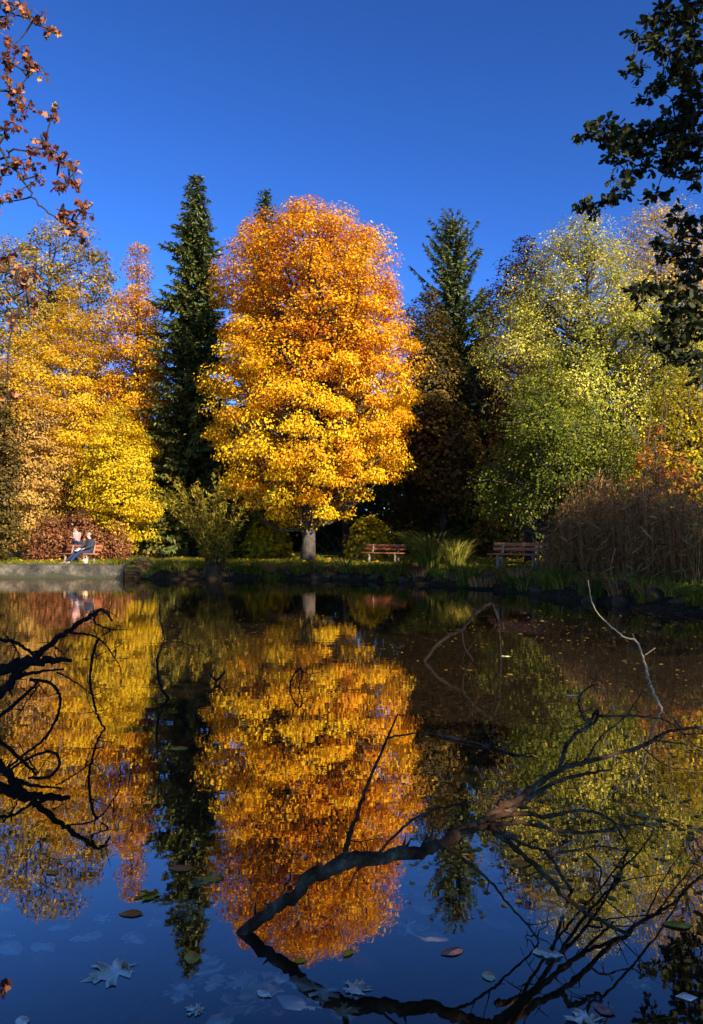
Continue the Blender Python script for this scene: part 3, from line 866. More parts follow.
# ------------------------------------------------------------------ people
def skin_mesh(name, chains, mat, parent, levels=2):
    """chains: lists of (point, radius); a chain starting on an existing point joins there"""
    verts, rad, edges, idx = [], [], [], {}

    def vid(p, r):
        key = tuple(round(c, 4) for c in p)
        if key not in idx:
            idx[key] = len(verts)
            verts.append(p)
            rad.append(r)
        return idx[key]
    for ch in chains:
        prev = None
        for p, r in ch:
            i = vid(p, r)
            if prev is not None and prev != i:
                edges.append((prev, i))
            prev = i
    me = bpy.data.meshes.new(name + "_cage")
    me.from_pydata(verts, edges, [])
    o = bpy.data.objects.new(name, me)
    COL.objects.link(o)
    sm = o.modifiers.new("skin", 'SKIN')
    sm.use_smooth_shade = True
    for i, v in enumerate(me.skin_vertices[0].data):
        v.radius = (rad[i], rad[i])
        v.use_root = (i == 0)
    ss = o.modifiers.new("sub", 'SUBSURF')
    ss.levels = ss.render_levels = levels
    dg = bpy.context.evaluated_depsgraph_get()
    dg.update()
    m2 = bpy.data.meshes.new_from_object(o.evaluated_get(dg))
    m2.name = name
    o.modifiers.clear()
    o.data = m2
    bpy.data.meshes.remove(me)
    m2.materials.clear()
    m2.materials.append(mat)
    for p in m2.polygons:
        p.use_smooth = True
    o.parent = parent
    return o


def blob(mb, c, r, n=10, m_=7, zmin=-1.0):
    V, F = [], []
    for j in range(m_ + 1):
        th = math.pi * j / m_
        z = max(zmin, math.cos(th))
        for i in range(n):
            a = 2 * math.pi * i / n
            V.append((c[0] + r[0] * math.sin(th) * math.cos(a), c[1] + r[1] * math.sin(th) * math.sin(a), c[2] + r[2] * z))
    for j in range(m_):
        for i in range(n):
            F.append((j * n + i, j * n + (i + 1) % n, (j + 1) * n + (i + 1) % n, (j + 1) * n + i))
    mb.add(V, F)


def hand(chains, w, d, up, s=1.0):
    """palm and five curled fingers from the wrist w, pointing along d"""
    d = Vector(d).normalized()
    up = Vector(up)
    sd = d.cross(up).normalized()
    w = Vector(w)
    palm = w + d * .075
    chains.append([(tuple(w), .026), (tuple(palm), .034)])
    for k, (o_, l) in enumerate(((-.030, .062), (-.010, .074), (.011, .070), (.030, .054))):
        a = palm + sd * o_ * s + d * .012
        b = a + d * l * .55 - up * .012
        c = b + d * l * .35 - up * .028
        chains.append([(tuple(palm), .034), (tuple(a), .010), (tuple(b), .009), (tuple(c), .008)])
    a = w + d * .03 + sd * -.036 * s
    chains.append([(tuple(w), .026), (tuple(a), .012), (tuple(a + d * .035 - sd * .016 * s - up * .01), .010)])


def person(label, root_loc, rz, J, jacket, trousers, hair, shoe, hair_drop=.3):
    root = thing("person", label, "person", root_loc, R(rz))
    look = Vector(J['look']).normalized()
    up = Vector((0, 0, 1))
    hd = Vector(J['head'])
    ch = [[(J['pelvis'], .13), (J['spine'], .125), (J['chest'], .14), (J['neck'], .055), (tuple(hd - up * .075 + look * .015), .072), (tuple(hd + up * .02), .090), (tuple(hd + up * .085 - look * .01), .068)]]
    ch.append([(tuple(hd - up * .075 + look * .015), .072), (tuple(hd - up * .085 + look * .075), .030)])          # chin
    ch.append([(tuple(hd + up * .02), .090), (tuple(hd + look * .10 - up * .012), .016), (tuple(hd + look * .118 - up * .03), .013)])   # nose
    side = look.cross(up)
    for s in (-1, 1):
        ch.append([(tuple(hd + up * .02), .090), (tuple(hd + side * s * .092 - up * .01), .018)])                   # ears
    for s in 'LR':
        ch.append([(J['chest'], .14), (J['sho' + s], .062), (J['elb' + s], .045), (J['wri' + s], .026)])
        dv = Vector(J['wri' + s]) - Vector(J['elb' + s])
        hand(ch, J['wri' + s], dv, (0, 0, 1), 1 if s == 'L' else -1)
        ch.append([(J['pelvis'], .13), (J['hip' + s], .085), (J['kne' + s], .058), (J['ank' + s], .038), (J['toe' + s], .036)])
    body = skin_mesh("body", ch, M['skin'], root)
    jk = [[(J['pelvis'], .165), (J['spine'], .165), (J['chest'], .175), (tuple(Vector(J['neck']) - up * .02), .075)]]
    for s in 'LR':
        jk.append([(J['chest'], .175), (J['sho' + s], .088), (J['elb' + s], .066), (tuple(Vector(J['wri' + s]) * .96 + Vector(J['elb' + s]) * .04), .048)])
    skin_mesh("jacket", jk, M[jacket], root)
    tr_ = []
    for s in 'LR':
        tr_.append([(J['pelvis'], .16), (J['hip' + s], .112), (J['kne' + s], .082), (J['ank' + s], .062)])
    skin_mesh("trousers", tr_, M[trousers], root)
    for s in 'LR':
        a, t = Vector(J['ank' + s]), Vector(J['toe' + s])
        skin_mesh("shoe", [[(tuple(a - up * .03 - (t - a) * .25), .046), (tuple(a - up * .035 + (t - a) * .4), .052), (tuple(t), .044)]], M[shoe], root, 1)
    h = MB()
    blob(h, hd + up * .045 - look * .022, (.104, .104, .098), 12, 8, -hair_drop)
    h.build("hair", M[hair], root, smooth=True)
    for s in (-1, 1):
        e = MB()
        blob(e, hd + look * .088 + side * s * .034 + up * .012, (.011, .011, .008), 8, 6)
        e.build("eye", M['jeans'], root, smooth=True)
    return root


z1_ = b1.location.z
person("person in charcoal jacket and dark jeans sitting on the left bench with legs stretched out", tuple(b1.location), -24, {
    'pelvis': (.52, .02, .58), 'spine': (.53, .07, .78), 'chest': (.53, .10, 1.0), 'neck': (.51, .08, 1.20), 'head': (.48, .04, 1.345), 'look': (-.8, -.6, -.05),
    'shoL': (.33, .07, 1.09), 'elbL': (.22, -.08, .84), 'wriL': (.22, -.32, .74), 'shoR': (.73, .08, 1.09), 'elbR': (.78, -.10, .84), 'wriR': (.52, -.30, .72),
    'hipL': (.40, -.06, .56), 'kneL': (.12, -.46, .52), 'ankL': (-.20, -.72, .10), 'toeL': (-.30, -.88, .05),
    'hipR': (.63, -.06, .56), 'kneR': (.38, -.50, .53), 'ankR': (.16, -.82, .10), 'toeR': (.08, -.99, .05)}, 'jacket_dark', 'jeans', 'hair_grey', 'shoe')
nb = MB()
nb.add([(.12, -.55, .62), (.42, -.60, .62), (.42, -.36, .74), (.12, -.32, .74), (.12, -.552, .612), (.42, -.602, .612), (.42, -.362, .732), (.12, -.322, .732)],
       [(0, 1, 2, 3), (7, 6, 5, 4), (0, 4, 5, 1), (1, 5, 6, 2), (2, 6, 7, 3), (3, 7, 4, 0)])
o = nb.build("newspaper", M['paper'])
o.location = b1.location
o.rotation_euler = b1.rotation_euler
tag(o, "white folded paper lying on the lap of the seated person", "newspaper")
x_ = (76.5 - CX) / FPX * 36.6
person("person in pale pink jacket and blue jeans standing behind the left bench", (x_, 36.6, float(gh(x_, 36.6))), 0, {
    'pelvis': (.03, 0, .96), 'spine': (.03, 0, 1.12), 'chest': (.02, .0, 1.32), 'neck': (0, 0, 1.50), 'head': (-.03, -.01, 1.63), 'look': (-.9, -.35, -.25),
    'shoL': (-.06, -.17, 1.42), 'elbL': (.02, -.24, 1.16), 'wriL': (-.17, -.14, 1.22), 'shoR': (.10, .17, 1.42), 'elbR': (.09, .23, 1.16), 'wriR': (-.14, .10, 1.20),
    'hipL': (.0, -.10, .93), 'kneL': (-.02, -.11, .50), 'ankL': (.03, -.11, .09), 'toeL': (-.14, -.14, .05),
    'hipR': (.05, .10, .93), 'kneR': (.02, .11, .50), 'ankR': (.06, .11, .09), 'toeR': (-.11, .09, .05)}, 'jacket_pink', 'jeans', 'hair_brown', 'shoe', .75)
g = MB()
g.box((0, 0, .13), (.26, .16, .26), bev=.03)
ba = thing("bag", "small cream bag on the grass under the right end of the left bench", "bag", tuple(b1.matrix_basis @ Vector((.72, -.42, 0))), R(-24))
g.build("bag_body", M['bag'], ba)
h_ = MB()
h_.tube(spline([(-.08, 0, .25), (-.06, 0, .36), (.06, 0, .36), (.08, 0, .25)], 4), .009, 6)
h_.build("handle", M['bag'], ba)

# ------------------------------------------------------------------ bank plants
rng = np.random.default_rng(401)


def reed(px, d, h, seed, n=420, r=.75):
    rng = np.random.default_rng(seed)
    x = (px - CX) / FPX * d
    zb = float(gh(x, d))
    root = thing("reed_clump", "tall dry brown reed clump in the stand on the right bank", "reeds", (x, d, zb), 0, "dry brown reeds on the right bank")
    st, lf = MB(), MB()
    blades(st, rng, np.zeros(3), n * 2 // 3, r, h, .016, .12, .0, .5, .3, 5)
    blades(st, rng, np.zeros(3), n // 3, r, h * .6, .018, .45, .25, .45, .3, 5)
    for i in range(46):      # feathery heads on the tallest stems
        a, q = rng.uniform(0, 6.28), r * math.sqrt(rng.random())
        c = np.array((q * math.cos(a) * 1.2, q * math.sin(a) * 1.2, h * rng.uniform(.70, 1.10)))
        k = 12
        pos = c + np.stack([rng.normal(0, .03, k), rng.normal(0, .03, k), rng.uniform(-.02, .26, k)], -1)
        leaves(st, pos, rng.normal(size=(k, 3)), np.stack([rng.normal(.25, .4, k), rng.normal(0, .4, k), np.full(k, .6)], -1), rng.uniform(.07, .13, k), .65 + rng.normal(0, .2, k), 'needle')
    st.build("stems", M['reed_brown'], root, tint=True)
    k = 330
    z = rng.uniform(.1, h * .85, k)
    a, q = rng.uniform(0, 6.28, k), r * np.sqrt(rng.random(k)) * 1.15
    pos = np.stack([q * np.cos(a), q * np.sin(a), z], -1)
    al = np.stack([np.cos(a), np.sin(a), rng.normal(-.5, .6, k)], -1) + rng.normal(0, .5, (k, 3))
    leaves(lf, pos, rng.normal(size=(k, 3)), al, rng.uniform(.3, .6, k), .45 + rng.normal(0, .25, k), 'blade')
    lf.build("leaves", M['reed_brown'], root, tint=True)


for k, (px, d, h) in enumerate([(571, 25.9, 2.3), (584, 25.2, 3.2), (603, 24.2, 2.3), (616, 23.6, 3.3), (634, 22.6, 2.2), (655, 22.0, 3.3), (672, 21.2, 2.4), (690, 20.4, 2.9), (706, 20.0, 2.1), (644, 24.5, 3.6), (597, 27, 3.7)]):
    reed(px, d, h * .84, 410 + k)

for k, (px, d, h, n, ln, bias, mat, tb, lab) in enumerate([
        (428, 30.0, 2.1, 420, .75, (-.8, -.2, 0), 'sedge', .38, "large green sedge clump arching to the left, before the middle bench"),
        (456, 31.0, 1.65, 300, .5, (.3, 0, 0), 'sedge', .75, "yellow green sedge clump right of the large arching one"),
        (404, 31.2, .7, 160, .8, (0, 0, 0), 'grass', .4, "low grass tuft on the bank left of the large sedge"),
        (482, 26.2, .5, 160, .5, (0, 0, 0), 'reed_brown', .65, "brown grass tuft on the bank before the right hand bench"),
        (520, 25.5, .5, 160, .5, (0, 0, 0), 'reed_brown', .55, "brown grass tuft hanging over the stones right of the other tuft"),
        (553, 25.5, .9, 200, .5, (.2, 0, 0), 'reed_brown', .6, "brown grass tuft at the foot of the dry reeds"),
        (275, 32.2, .6, 160, .9, (0, -.3, 0), 'grass', .25, "dark grass tuft on the bank below the orange maple"),
        (248, 32.6, .7, 160, .8, (0, -.2, 0), 'grass', .3, "dark grass tuft just right of the willow stump"),
        (470, 27.6, .8, 180, .7, (-.2, -.2, 0), 'sedge', .45, "short sedge tuft on the bank between the sedge clumps and the brown tufts")]):
    rng = np.random.default_rng(430 + k)
    x = (px - CX) / FPX * d
    mb = MB()
    blades(mb, rng, np.zeros(3), n, .38 if h > 1.2 else .45, h, .03, ln, .28, tb, .22, 6, bias)
    o = mb.build("sedge_clump" if mat == 'sedge' else "grass_tuft", M[mat], tint=True)
    o.location = (x, d, float(gh(x, d)) - .03)
    tag(o, lab, "grass", "grass tufts along the far bank")

# small tufts that overhang the waterline
rng = np.random.default_rng(445)
e_ = POND[1:16].copy()
e_[0] = (-10.8, 33.3)
s_ = np.concatenate([[0], np.cumsum(np.linalg.norm(np.diff(e_, axis=0), axis=1))])
for k, t in enumerate(np.arange(.0, s_[-1], .45)):
    x, y = np.interp(t, s_, e_[:, 0]) + rng.normal(.25, .2), np.interp(t, s_, e_[:, 1]) + abs(rng.normal(.3, .25))
    mb = MB()
    blades(mb, rng, np.zeros(3), int(rng.uniform(50, 110)), .28, rng.uniform(.35, .75), .022, .8, .35, rng.uniform(.2, .6), .22, 4, (-.2, -.4, 0))
    o = mb.build("grass_tuft", M[rng.choice(['grass', 'reed_brown', 'sedge'])], tint=True)
    o.location = (x, y, float(gh(x, y)) - .03)
    tag(o, "small grass tuft hanging over the far waterline among the stones", "grass", "small tufts along the far waterline")

# pollard willow with arching shoots
rng = np.random.default_rng(450)
wxp, wd = (216 - CX) / FPX * 32.9, 32.9
root = thing("pollard_willow", "leaning willow stump at the water with long arching yellow green shoots", "willow", (wxp, wd, float(gh(wxp, wd)) - .12))
tk, lf = MB(), MB()
for i in range(7):
    a = rng.uniform(0, 6.28)
    o_ = np.array((math.cos(a), math.sin(a), 0)) * .38
    tk.tube([o_ * 1.3 + (0, 0, -.3), o_ * .9 + (0, 0, .2), o_ * .8 + (rng.normal(0, .1), 0, rng.uniform(.42, .6))], [.30, .24, .15], 8, rng, .16)
for i in range(46):
    a = rng.uniform(0, 6.28)
    L = rng.uniform(1.9, 4.5)
    dx = math.cos(a) * rng.uniform(.1, .75) + rng.normal(-.05, .12)
    dy = math.sin(a) * rng.uniform(.1, .6)
    s = np.array((math.cos(a) * .35, math.sin(a) * .35, .42))
    q = np.linspace(0, 1, 7)[:, None]
    pts = s + np.array((dx, dy, 0)) * L * q ** 1.4 + np.array((0, 0, 1)) * L * (q - .28 * abs(dx) * q ** 3)
    tk.tube(pts, np.linspace(.02, .004, 7), 4, cap=False)
    k = int(26 * L)
    u = rng.uniform(.12, 1.0, k)
    pos = np.stack([np.interp(u, q[:, 0], pts[:, j]) for j in range(3)], -1) + rng.normal(0, .05, (k, 3))
    al = unit(pts[-1] - pts[3]) * .8 + rng.normal(0, .5, (k, 3)) + (0, 0, -.2)
    leaves(lf, pos, rng.normal(size=(k, 3)) + (0, -.4, .4), al, rng.uniform(.12, .24, k), .5 + .2 * (u - .5) + rng.normal(0, .22, k), 'needle')
tk.build("stump", M['bark_mulch'], root)
lf.build("shoots", M['willow'], root, tint=True)


def bare_shrub(name, label, px, d, stems, r0, seed, mat='bark_dark'):
    rng = np.random.default_rng(seed)
    x = (px - CX) / FPX * d
    zb = float(gh(x, d))
    mb = MB()
    b = np.array((x, d, zb))
    for s in stems:
        pts = [np.array((rng.normal(0, .06), rng.normal(0, .06), -.05))] + [P(*q, d + rng.normal(0, .12)) - b for q in s]
        L = spline(pts, 5)
        mb.tube(L, np.linspace(r0, .006, len(L)), 5, rng, .1, cap=False)
        for j in range(4):
            a = L[rng.integers(len(L) // 2, len(L))]
            mb.tube([a, a + rng.normal(0, .12, 3) + (0, 0, .12), a + rng.normal(0, .25, 3) + (0, 0, .2)], [.009, .006, .004], 3, cap=False)
    o = mb.build(name, M[mat])
    o.location = b
    tag(o, label, "shrub")


bare_shrub("bare_shrub", "bare arching twigs of a leafless shrub at the water before the maple trunk", 346, 31.9,
           [[(338, 565), (322, 548), (300, 530)], [(340, 560), (330, 540), (312, 522)], [(352, 560), (372, 556), (400, 549)], [(350, 560), (358, 545), (352, 528)], [(335, 572), (318, 566), (296, 552)],
            [(358, 568), (375, 566), (392, 562)], [(344, 560), (340, 545), (334, 536)]], .028, 460)
bare_shrub("brush_heap", "tangle of brown twigs on the bank at the right end of the wall", 158, 33.2,
           [[(150, 570), (140, 566), (131, 568)], [(150, 562), (138, 558), (124, 566)], [(148, 566), (132, 560), (118, 572)], [(145, 572), (130, 570), (116, 576)], [(150, 560), (146, 552), (138, 548)], [(155, 566), (145, 560), (136, 562)], [(165, 568), (172, 562), (186, 564)], [(160, 564), (164, 558), (176, 556)], [(158, 570), (150, 572), (140, 575)],
            [(168, 570), (180, 570), (192, 573)], [(155, 570), (143, 568), (133, 574)]], .03, 461, 'bark')
rng = np.random.default_rng(462)
mb = MB()
k = 16
a = rng.uniform(0, 6.28, k)
leaves(mb, np.stack([.12 * np.cos(a), .12 * np.sin(a), rng.uniform(.05, .35, k)], -1), rng.normal(size=(k, 3)) + (0, -1, .6), np.stack([np.cos(a), np.sin(a), rng.uniform(0, .8, k)], -1), rng.uniform(.16, .3, k), np.full(k, .5), 'diamond')
o = mb.build("dock_plant", leaf_mat("crimson_leaf", [(0, (.16, .02, .02)), (1, (.26, .03, .03))], .3), tint=True)
x = (414 - CX) / FPX * 30.2
o.location = (x, 29.6, float(gh(x, 29.6)))
tag(o, "small plant with crimson leaves on the bank below the large sedge", "plant")


# ------------------------------------------------------------------ stones along the bank
def stone(px_x, y, s, seed):
    rng = np.random.default_rng(seed)
    n, m_ = 12, 7
    V, F = [], []
    ph = rng.uniform(0, 6.28, 6)
    for j in range(m_ + 1):
        th = math.pi * j / m_
        for i in range(n):
            a = 2 * math.pi * i / n
            d = 1 + .16 * math.sin(2 * a + ph[0]) + .12 * math.sin(3 * a + 2 * th + ph[1]) + .10 * math.sin(4 * th + ph[2]) + rng.normal(0, .035)
            p = np.array((math.sin(th) * math.cos(a), math.sin(th) * math.sin(a), math.cos(th)))
            p = np.sign(p) * np.abs(p) ** .75 * d
            V.append(p * s)
    for j in range(m_):
        for i in range(n):
            F.append((j * n + i, j * n + (i + 1) % n, (j + 1) * n + (i + 1) % n, (j + 1) * n + i))
    o = mesh_obj("bank_stone", V, np.array(F), M['stone'])
    o.location = (px_x, y, float(gh(px_x, y)) + s[2] * .05)
    o.rotation_euler = (rng.normal(0, .15), rng.normal(0, .15), rng.uniform(0, 6.28))
    tag(o, "dark grey stone at the waterline below the far bank", "stone", "stones along the far waterline")


rng = np.random.default_rng(470)
edge = POND[6:16]
seg = np.linalg.norm(np.diff(edge, axis=0), axis=1)
cum = np.concatenate([[0], np.cumsum(seg)])
t = 0.2
k = 0
while t < cum[-1]:
    x, y = np.interp(t, cum, edge[:, 0]), np.interp(t, cum, edge[:, 1])
    s = rng.uniform(.10, .27)
    stone(x + rng.normal(0, .12) + .15, y + rng.normal(0, .12) + .15, np.array((s * rng.uniform(1, 1.5), s * rng.uniform(.8, 1.1), s * rng.uniform(.5, .8))), 500 + k)
    t += s * rng.uniform(2.2, 5.0)
    k += 1

# ------------------------------------------------------------------ lawn grass and fallen leaves (nobody could count them)
rng = np.random.default_rng(480)
N_ = 90000
x = rng.uniform(-20, 13, N_)
y = 17 + 25 * rng.random(N_) ** .8
d = pond_sd(x, y)
ok = (d > .25) & (d < 12) & ~((x < -9.3) & (y < 33.95))
x, y = x[ok], y[ok]
z = gh(x, y)
n = len(x)
a = rng.uniform(0, 6.28, n)
h = rng.uniform(.05, .13, n) * np.where(pond_sd(x, y) < 1.6, 1.9, 1)
w = .012
dx, dy = np.cos(a) * w, np.sin(a) * w
lx, ly = rng.normal(0, .05, n), rng.normal(0, .05, n)
V = np.stack([np.stack([x - dx, y - dy, z - .01], -1), np.stack([x + dx, y + dy, z - .01], -1), np.stack([x + lx, y + ly, z + h], -1)], 1).reshape(-1, 3)
o = mesh_obj("lawn_grass", V, np.arange(n * 3).reshape(-1, 3), M['grass'], tint=np.clip(.5 + rng.normal(0, .22, n), 0, 1))
o["kind"] = "stuff"
N_ = 3200
x = rng.uniform(-20, 13, N_)
y = 17 + 27 * rng.random(N_)
ok = (pond_sd(x, y) > .15) & ~((x < -9.3) & (y < 34.0))
x, y = x[ok], y[ok]
n = len(x)
mb = MB()
leaves(mb, np.stack([x, y, gh(x, y) + rng.uniform(.02, .09, n)], -1), np.array((0, 0, 1)) + rng.normal(0, .4, (n, 3)), rng.normal(size=(n, 3)) * (1, 1, .2), rng.uniform(.10, .2, n), .5 + rng.normal(0, .25, n), 'flake')
o = mb.build("fallen_leaves", M['orange2'], tint=True)
o["kind"] = "stuff"


# ------------------------------------------------------------------ dead branches in the water
def dead_branch(name, label, mat, parts, seed, cat="branch", jit=.2):
    rng = np.random.default_rng(seed)
    p0 = P(parts[0][1][0][0], parts[0][1][0][1], parts[0][1][0][2] + CAMH * math.tan(PITCH))
    root = thing(name, label, cat, (p0[0], p0[1], 0.0))
    o0 = np.array((p0[0], p0[1], 0.0))
    first = True
    for kind, pts, r0, r1 in parts:
        L = spline([P(q[0], q[1], q[2] + CAMH * math.tan(PITCH)) - o0 for q in pts], 8)
        n = len(L)
        rr = np.linspace(r0, r1, n) if np.isscalar(r0) else np.interp(np.linspace(0, 1, n), np.linspace(0, 1, len(r0)), r0)
        wob = rng.normal(0, 1, (n, 3)) * (rr * .30)[:, None]
        wob[0] = 0
        mb = MB()
        mb.tube(L + wob, rr, 10 if rr.max() > .012 else 5, rng, jit)
        if rr.max() > .008:          # knots and snapped spurs
            for j in range(max(1, n // 7)):
                i = rng.integers(2, n - 1)
                e = unit(rng.normal(size=3) + (0, 0, .5)) * rng.uniform(.02, .07) * (1 + rr[i] * 20)
                mb.tube([L[i], L[i] + e * .5, L[i] + e], [rr[i] * .5, rr[i] * .28, .0015], 5)
        if rr.max() > .006 and mat != 'twig_pale':      # fine side twigs
            for j in range(max(2, n // 8)):
                i = rng.integers(n // 5, n)
                l = rng.uniform(.05, .20) * (p0[1] / 3.4) ** .6
                d0 = unit(rng.normal(size=3) + (L[min(i + 1, n - 1)] - L[i - 1]) * 6 + (0, 0, .35))
                a = L[i] + d0 * l * .5 + rng.normal(0, .012, 3)
                b = a + unit(d0 + rng.normal(0, .5, 3)) * l * .5
                mb.tube([L[i], (L[i] + a) / 2 + rng.normal(0, .006, 3), a, b], np.array((.0038, .0032, .0025, .0014)) * (p0[1] / 3.4) ** .5, 4, cap=False)
                if rng.random() < .6:
                    mb.tube([a, a + unit(d0 + rng.normal(0, .8, 3)) * l * .4], [.0026, .0014], 3, cap=False)
        mb.build(kind, M[mat], root, smooth=False)
    return root


def D1(px):
    return float(np.interp(px, [240, 340, 470, 500, 560, 640, 703, 760], [3.39, 3.36, 3.45, 3.52, 3.9, 4.5, 5.1, 5.6]))


def A1(pts, off=0.0):
    return [(a, b, D1(a) + off) for a, b in pts]


dead_branch("fallen_branch", "long dead branch rising out of the near water and forking to the right", 'deadwood', [
    ("main_limb", [(110, 1030, 3.42)] + A1([(245, 932), (290, 897), (338, 866), (385, 858), (430, 848), (470, 828), (500, 810), (530, 790), (563, 769), (600, 758), (642, 746), (670, 731), (703, 727), (760, 716)]),
     [.022, .025, .027, .034, .028, .026, .024, .021, .017, .014, .012, .011, .010, .009, .008], 0),
    ("upright_limb", [(343, 862, 3.36), (350, 835, 3.36), (362, 800, 3.37), (376, 765, 3.38), (398, 714, 3.4)], 0.0133, 0.0040),
    ("twig", [(387, 738, 3.39), (420, 733, 3.45), (458, 738, 3.5), (490, 748, 3.55)], .005, .002),
    ("twig", [(378, 853, 3.4), (411, 821, 3.42), (445, 807, 3.45), (475, 801, 3.5), (520, 790, 3.6)], .007, .003),
    ("twig", [(442, 828, 3.44), (447, 818, 3.44), (455, 812, 3.44)], .004, .002),
    ("twig", [(362, 866, 3.36), (354, 875, 3.34), (348, 890, 3.33)], .005, .002),
    ("side_limb", A1([(495, 822), (515, 806), (552, 784), (590, 773), (612, 770)], .05), 0.0167, 0.0048),
    ("side_limb", A1([(560, 770), (565, 748), (578, 733), (595, 722), (597, 711), (588, 722), (580, 709), (580, 696), (593, 685), (604, 688), (605, 702)], .02), 0.0122, 0.0032),
    ("twig", A1([(600, 716), (634, 716), (664, 720), (679, 730), (698, 748)]), .008, .003),
    ("twig", A1([(588, 758), (601, 737), (627, 715), (642, 692), (655, 681)]), .007, .002),
    ("side_limb", A1([(480, 822), (507, 814), (548, 816), (575, 811), (601, 814), (620, 825), (642, 825), (662, 832)], -.05), 0.0129, 0.0032),
    ("side_limb", A1([(478, 828), (500, 824), (530, 824), (560, 831), (590, 833), (620, 827)], -.12), 0.0122, 0.0064),
    ("side_limb", A1([(490, 826), (512, 838), (530, 846), (552, 852), (578, 850), (601, 846), (631, 852), (660, 850)], -.15), 0.0099, 0.0032),
    ("twig", A1([(615, 824), (622, 836), (630, 850)], -.1), .008, .003),
    ("side_limb", A1([(545, 852), (553, 860), (563, 878), (575, 891), (597, 890), (601, 878), (620, 867), (646, 859), (664, 848), (678, 832)], -.2), 0.0099, 0.0024),
    ("side_limb", [(480, 826, 3.46), (496, 833, 3.44), (537, 868, 3.42), (563, 895, 3.40), (590, 915, 3.38), (630, 936, 3.36)], 0.0133, 0.0072),
    ("twig", [(586, 853, 3.8), (601, 870, 3.7), (599, 887, 3.65), (608, 902, 3.55), (634, 923, 3.45), (642, 934, 3.4)], .006, .002),
    ("side_limb", [(440, 844, 3.42), (466, 861, 3.38), (489, 880, 3.36), (507, 902, 3.33), (530, 928, 3.31), (540, 944, 3.3)], 0.0086, 0.0032),
    ("twig", [(601, 887, 3.65), (627, 880, 3.7), (664, 874, 3.75)], .004, .002),
    ("twig", A1([(640, 745), (665, 765), (690, 770)]), .005, .002),
    ("twig", A1([(655, 740), (690, 745), (715, 752)]), .006, .003),
], 601)

L7 = 7.0


def A7(pts):
    return [(a, b, L7) for a, b in pts]


dead_branch("fallen_branch", "black knotted branches reaching in over the water from the left edge", 'deadwood_black', [
    ("main_limb", A7([(-60, 716), (0, 692), (20, 670), (43, 650), (67, 632), (87, 618), (100, 610), (107, 613), (112, 621)]), [.05, .038, .033, .029, .024, .020, .016, .012, .008], 0),
    ("broken_limb", A7([(-60, 690), (-5, 674), (20, 664), (43, 660), (72, 661)]), [.06, .050, .046, .040, .016], 0),
    ("side_limb", A7([(-40, 712), (0, 690), (13, 679), (33, 673), (64, 669)]), 0.0360, 0.0086),
    ("side_limb", A7([(-40, 640), (0, 640), (17, 643), (30, 652), (38, 660)]), 0.0187, 0.0122),
    ("twig", A7([(6, 636), (15, 647), (22, 661)]), 0.0101, 0.0058),
    ("side_limb", A7([(70, 633), (90, 635), (104, 643), (114, 657), (120, 667), (122, 688)]), 0.0115, 0.0029),
    ("side_limb", [(99, 638, 7), (94, 650, 7), (90, 677, 7), (94, 703, 7), (100, 721, 7), (108, 733, 7)], 0.0144, 0.0086),
    ("twig", A7([(97, 612), (95, 623), (110, 630), (101, 636)]), 0.0115, 0.0058),
    ("twig", A7([(57, 672), (77, 683), (94, 697), (104, 710)]), 0.0086, 0.0029),
    ("side_limb", [(30, 679, 7), (50, 683, 6.95), (60, 697, 6.9), (57, 717, 6.75), (43, 740, 6.4), (20, 757, 6.0), (3, 773, 5.65)], 0.0158, 0.0086),
    ("twig", A7([(55, 648), (62, 652), (68, 662)]), 0.0072, 0.0036),
    ("twig", A7([(40, 684), (28, 700), (18, 716)]), 0.0086, 0.0036),
    ("twig", A7([(-30, 735), (0, 716), (30, 690), (38, 682)]), 0.0216, 0.0115),
], 602)
dead_branch("fallen_branch", "thin arched dead branch standing in the dark water right of the middle", 'deadwood_black', [
    ("main_limb", [(422, 664, 10.8), (440, 642, 10.9), (462, 629, 10.9), (477, 612, 10.9), (489, 604, 10.9), (494, 608, 10.9), (498, 625, 10.9), (500, 644, 10.9), (501, 664, 10.8)], [.024, .026, .024, .028, .024, .024, .02, .016, .012], 0),
    ("twig", [(462, 630, 10.9), (464, 646, 10.9), (474, 662, 10.9)], .018, .008),
    ("twig", [(480, 611, 10.9), (471, 608, 10.9), (464, 600, 10.9)], .01, .004)], 603)
dead_branch("sun_toned_branch", "pale twig, sunlight put into its colour, sticking up out of the water at the right", 'twig_pale', [
    ("main_limb", [(664, 716, 7.75), (660, 706, 7.8), (651, 687, 7.8), (644, 662, 7.8), (636, 641, 7.8), (623, 636, 7.8), (601, 617, 7.8), (592, 602, 7.8), (588, 580, 7.8)], .017, .004),
    ("twig", [(645, 655, 7.8), (651, 651, 7.8), (655, 648, 7.8)], .008, .004)], 604, jit=.08)
dead_branch("upright_twig", "thin dark twig standing in the water under the reflection of the spruce", 'deadwood_black', [
    ("main_limb", [(170, 702, 8.3), (160, 684, 8.3), (157, 660, 8.3), (164, 640, 8.3), (160, 617, 8.3), (160, 592, 8.3)], .017, .005),
    ("twig", [(163, 645, 8.3), (180, 642, 8.3), (200, 650, 8.3), (208, 657, 8.3)], .008, .003),
    ("twig", [(164, 643, 8.3), (176, 636, 8.3), (182, 627, 8.3)], .007, .003)], 605, "twig")
dead_branch("floating_twig", "thin brown twig lying on the dark water left of the pale twig", 'deadwood', [
    ("main_limb", [(440, 736, 6.7), (485, 745, 6.4), (515, 754, 6.15), (535, 753, 6.15)], .012, .005),
    ("twig", [(485, 745, 6.4), (500, 742, 6.4), (512, 744, 6.4)], .006, .003)], 606, "twig")
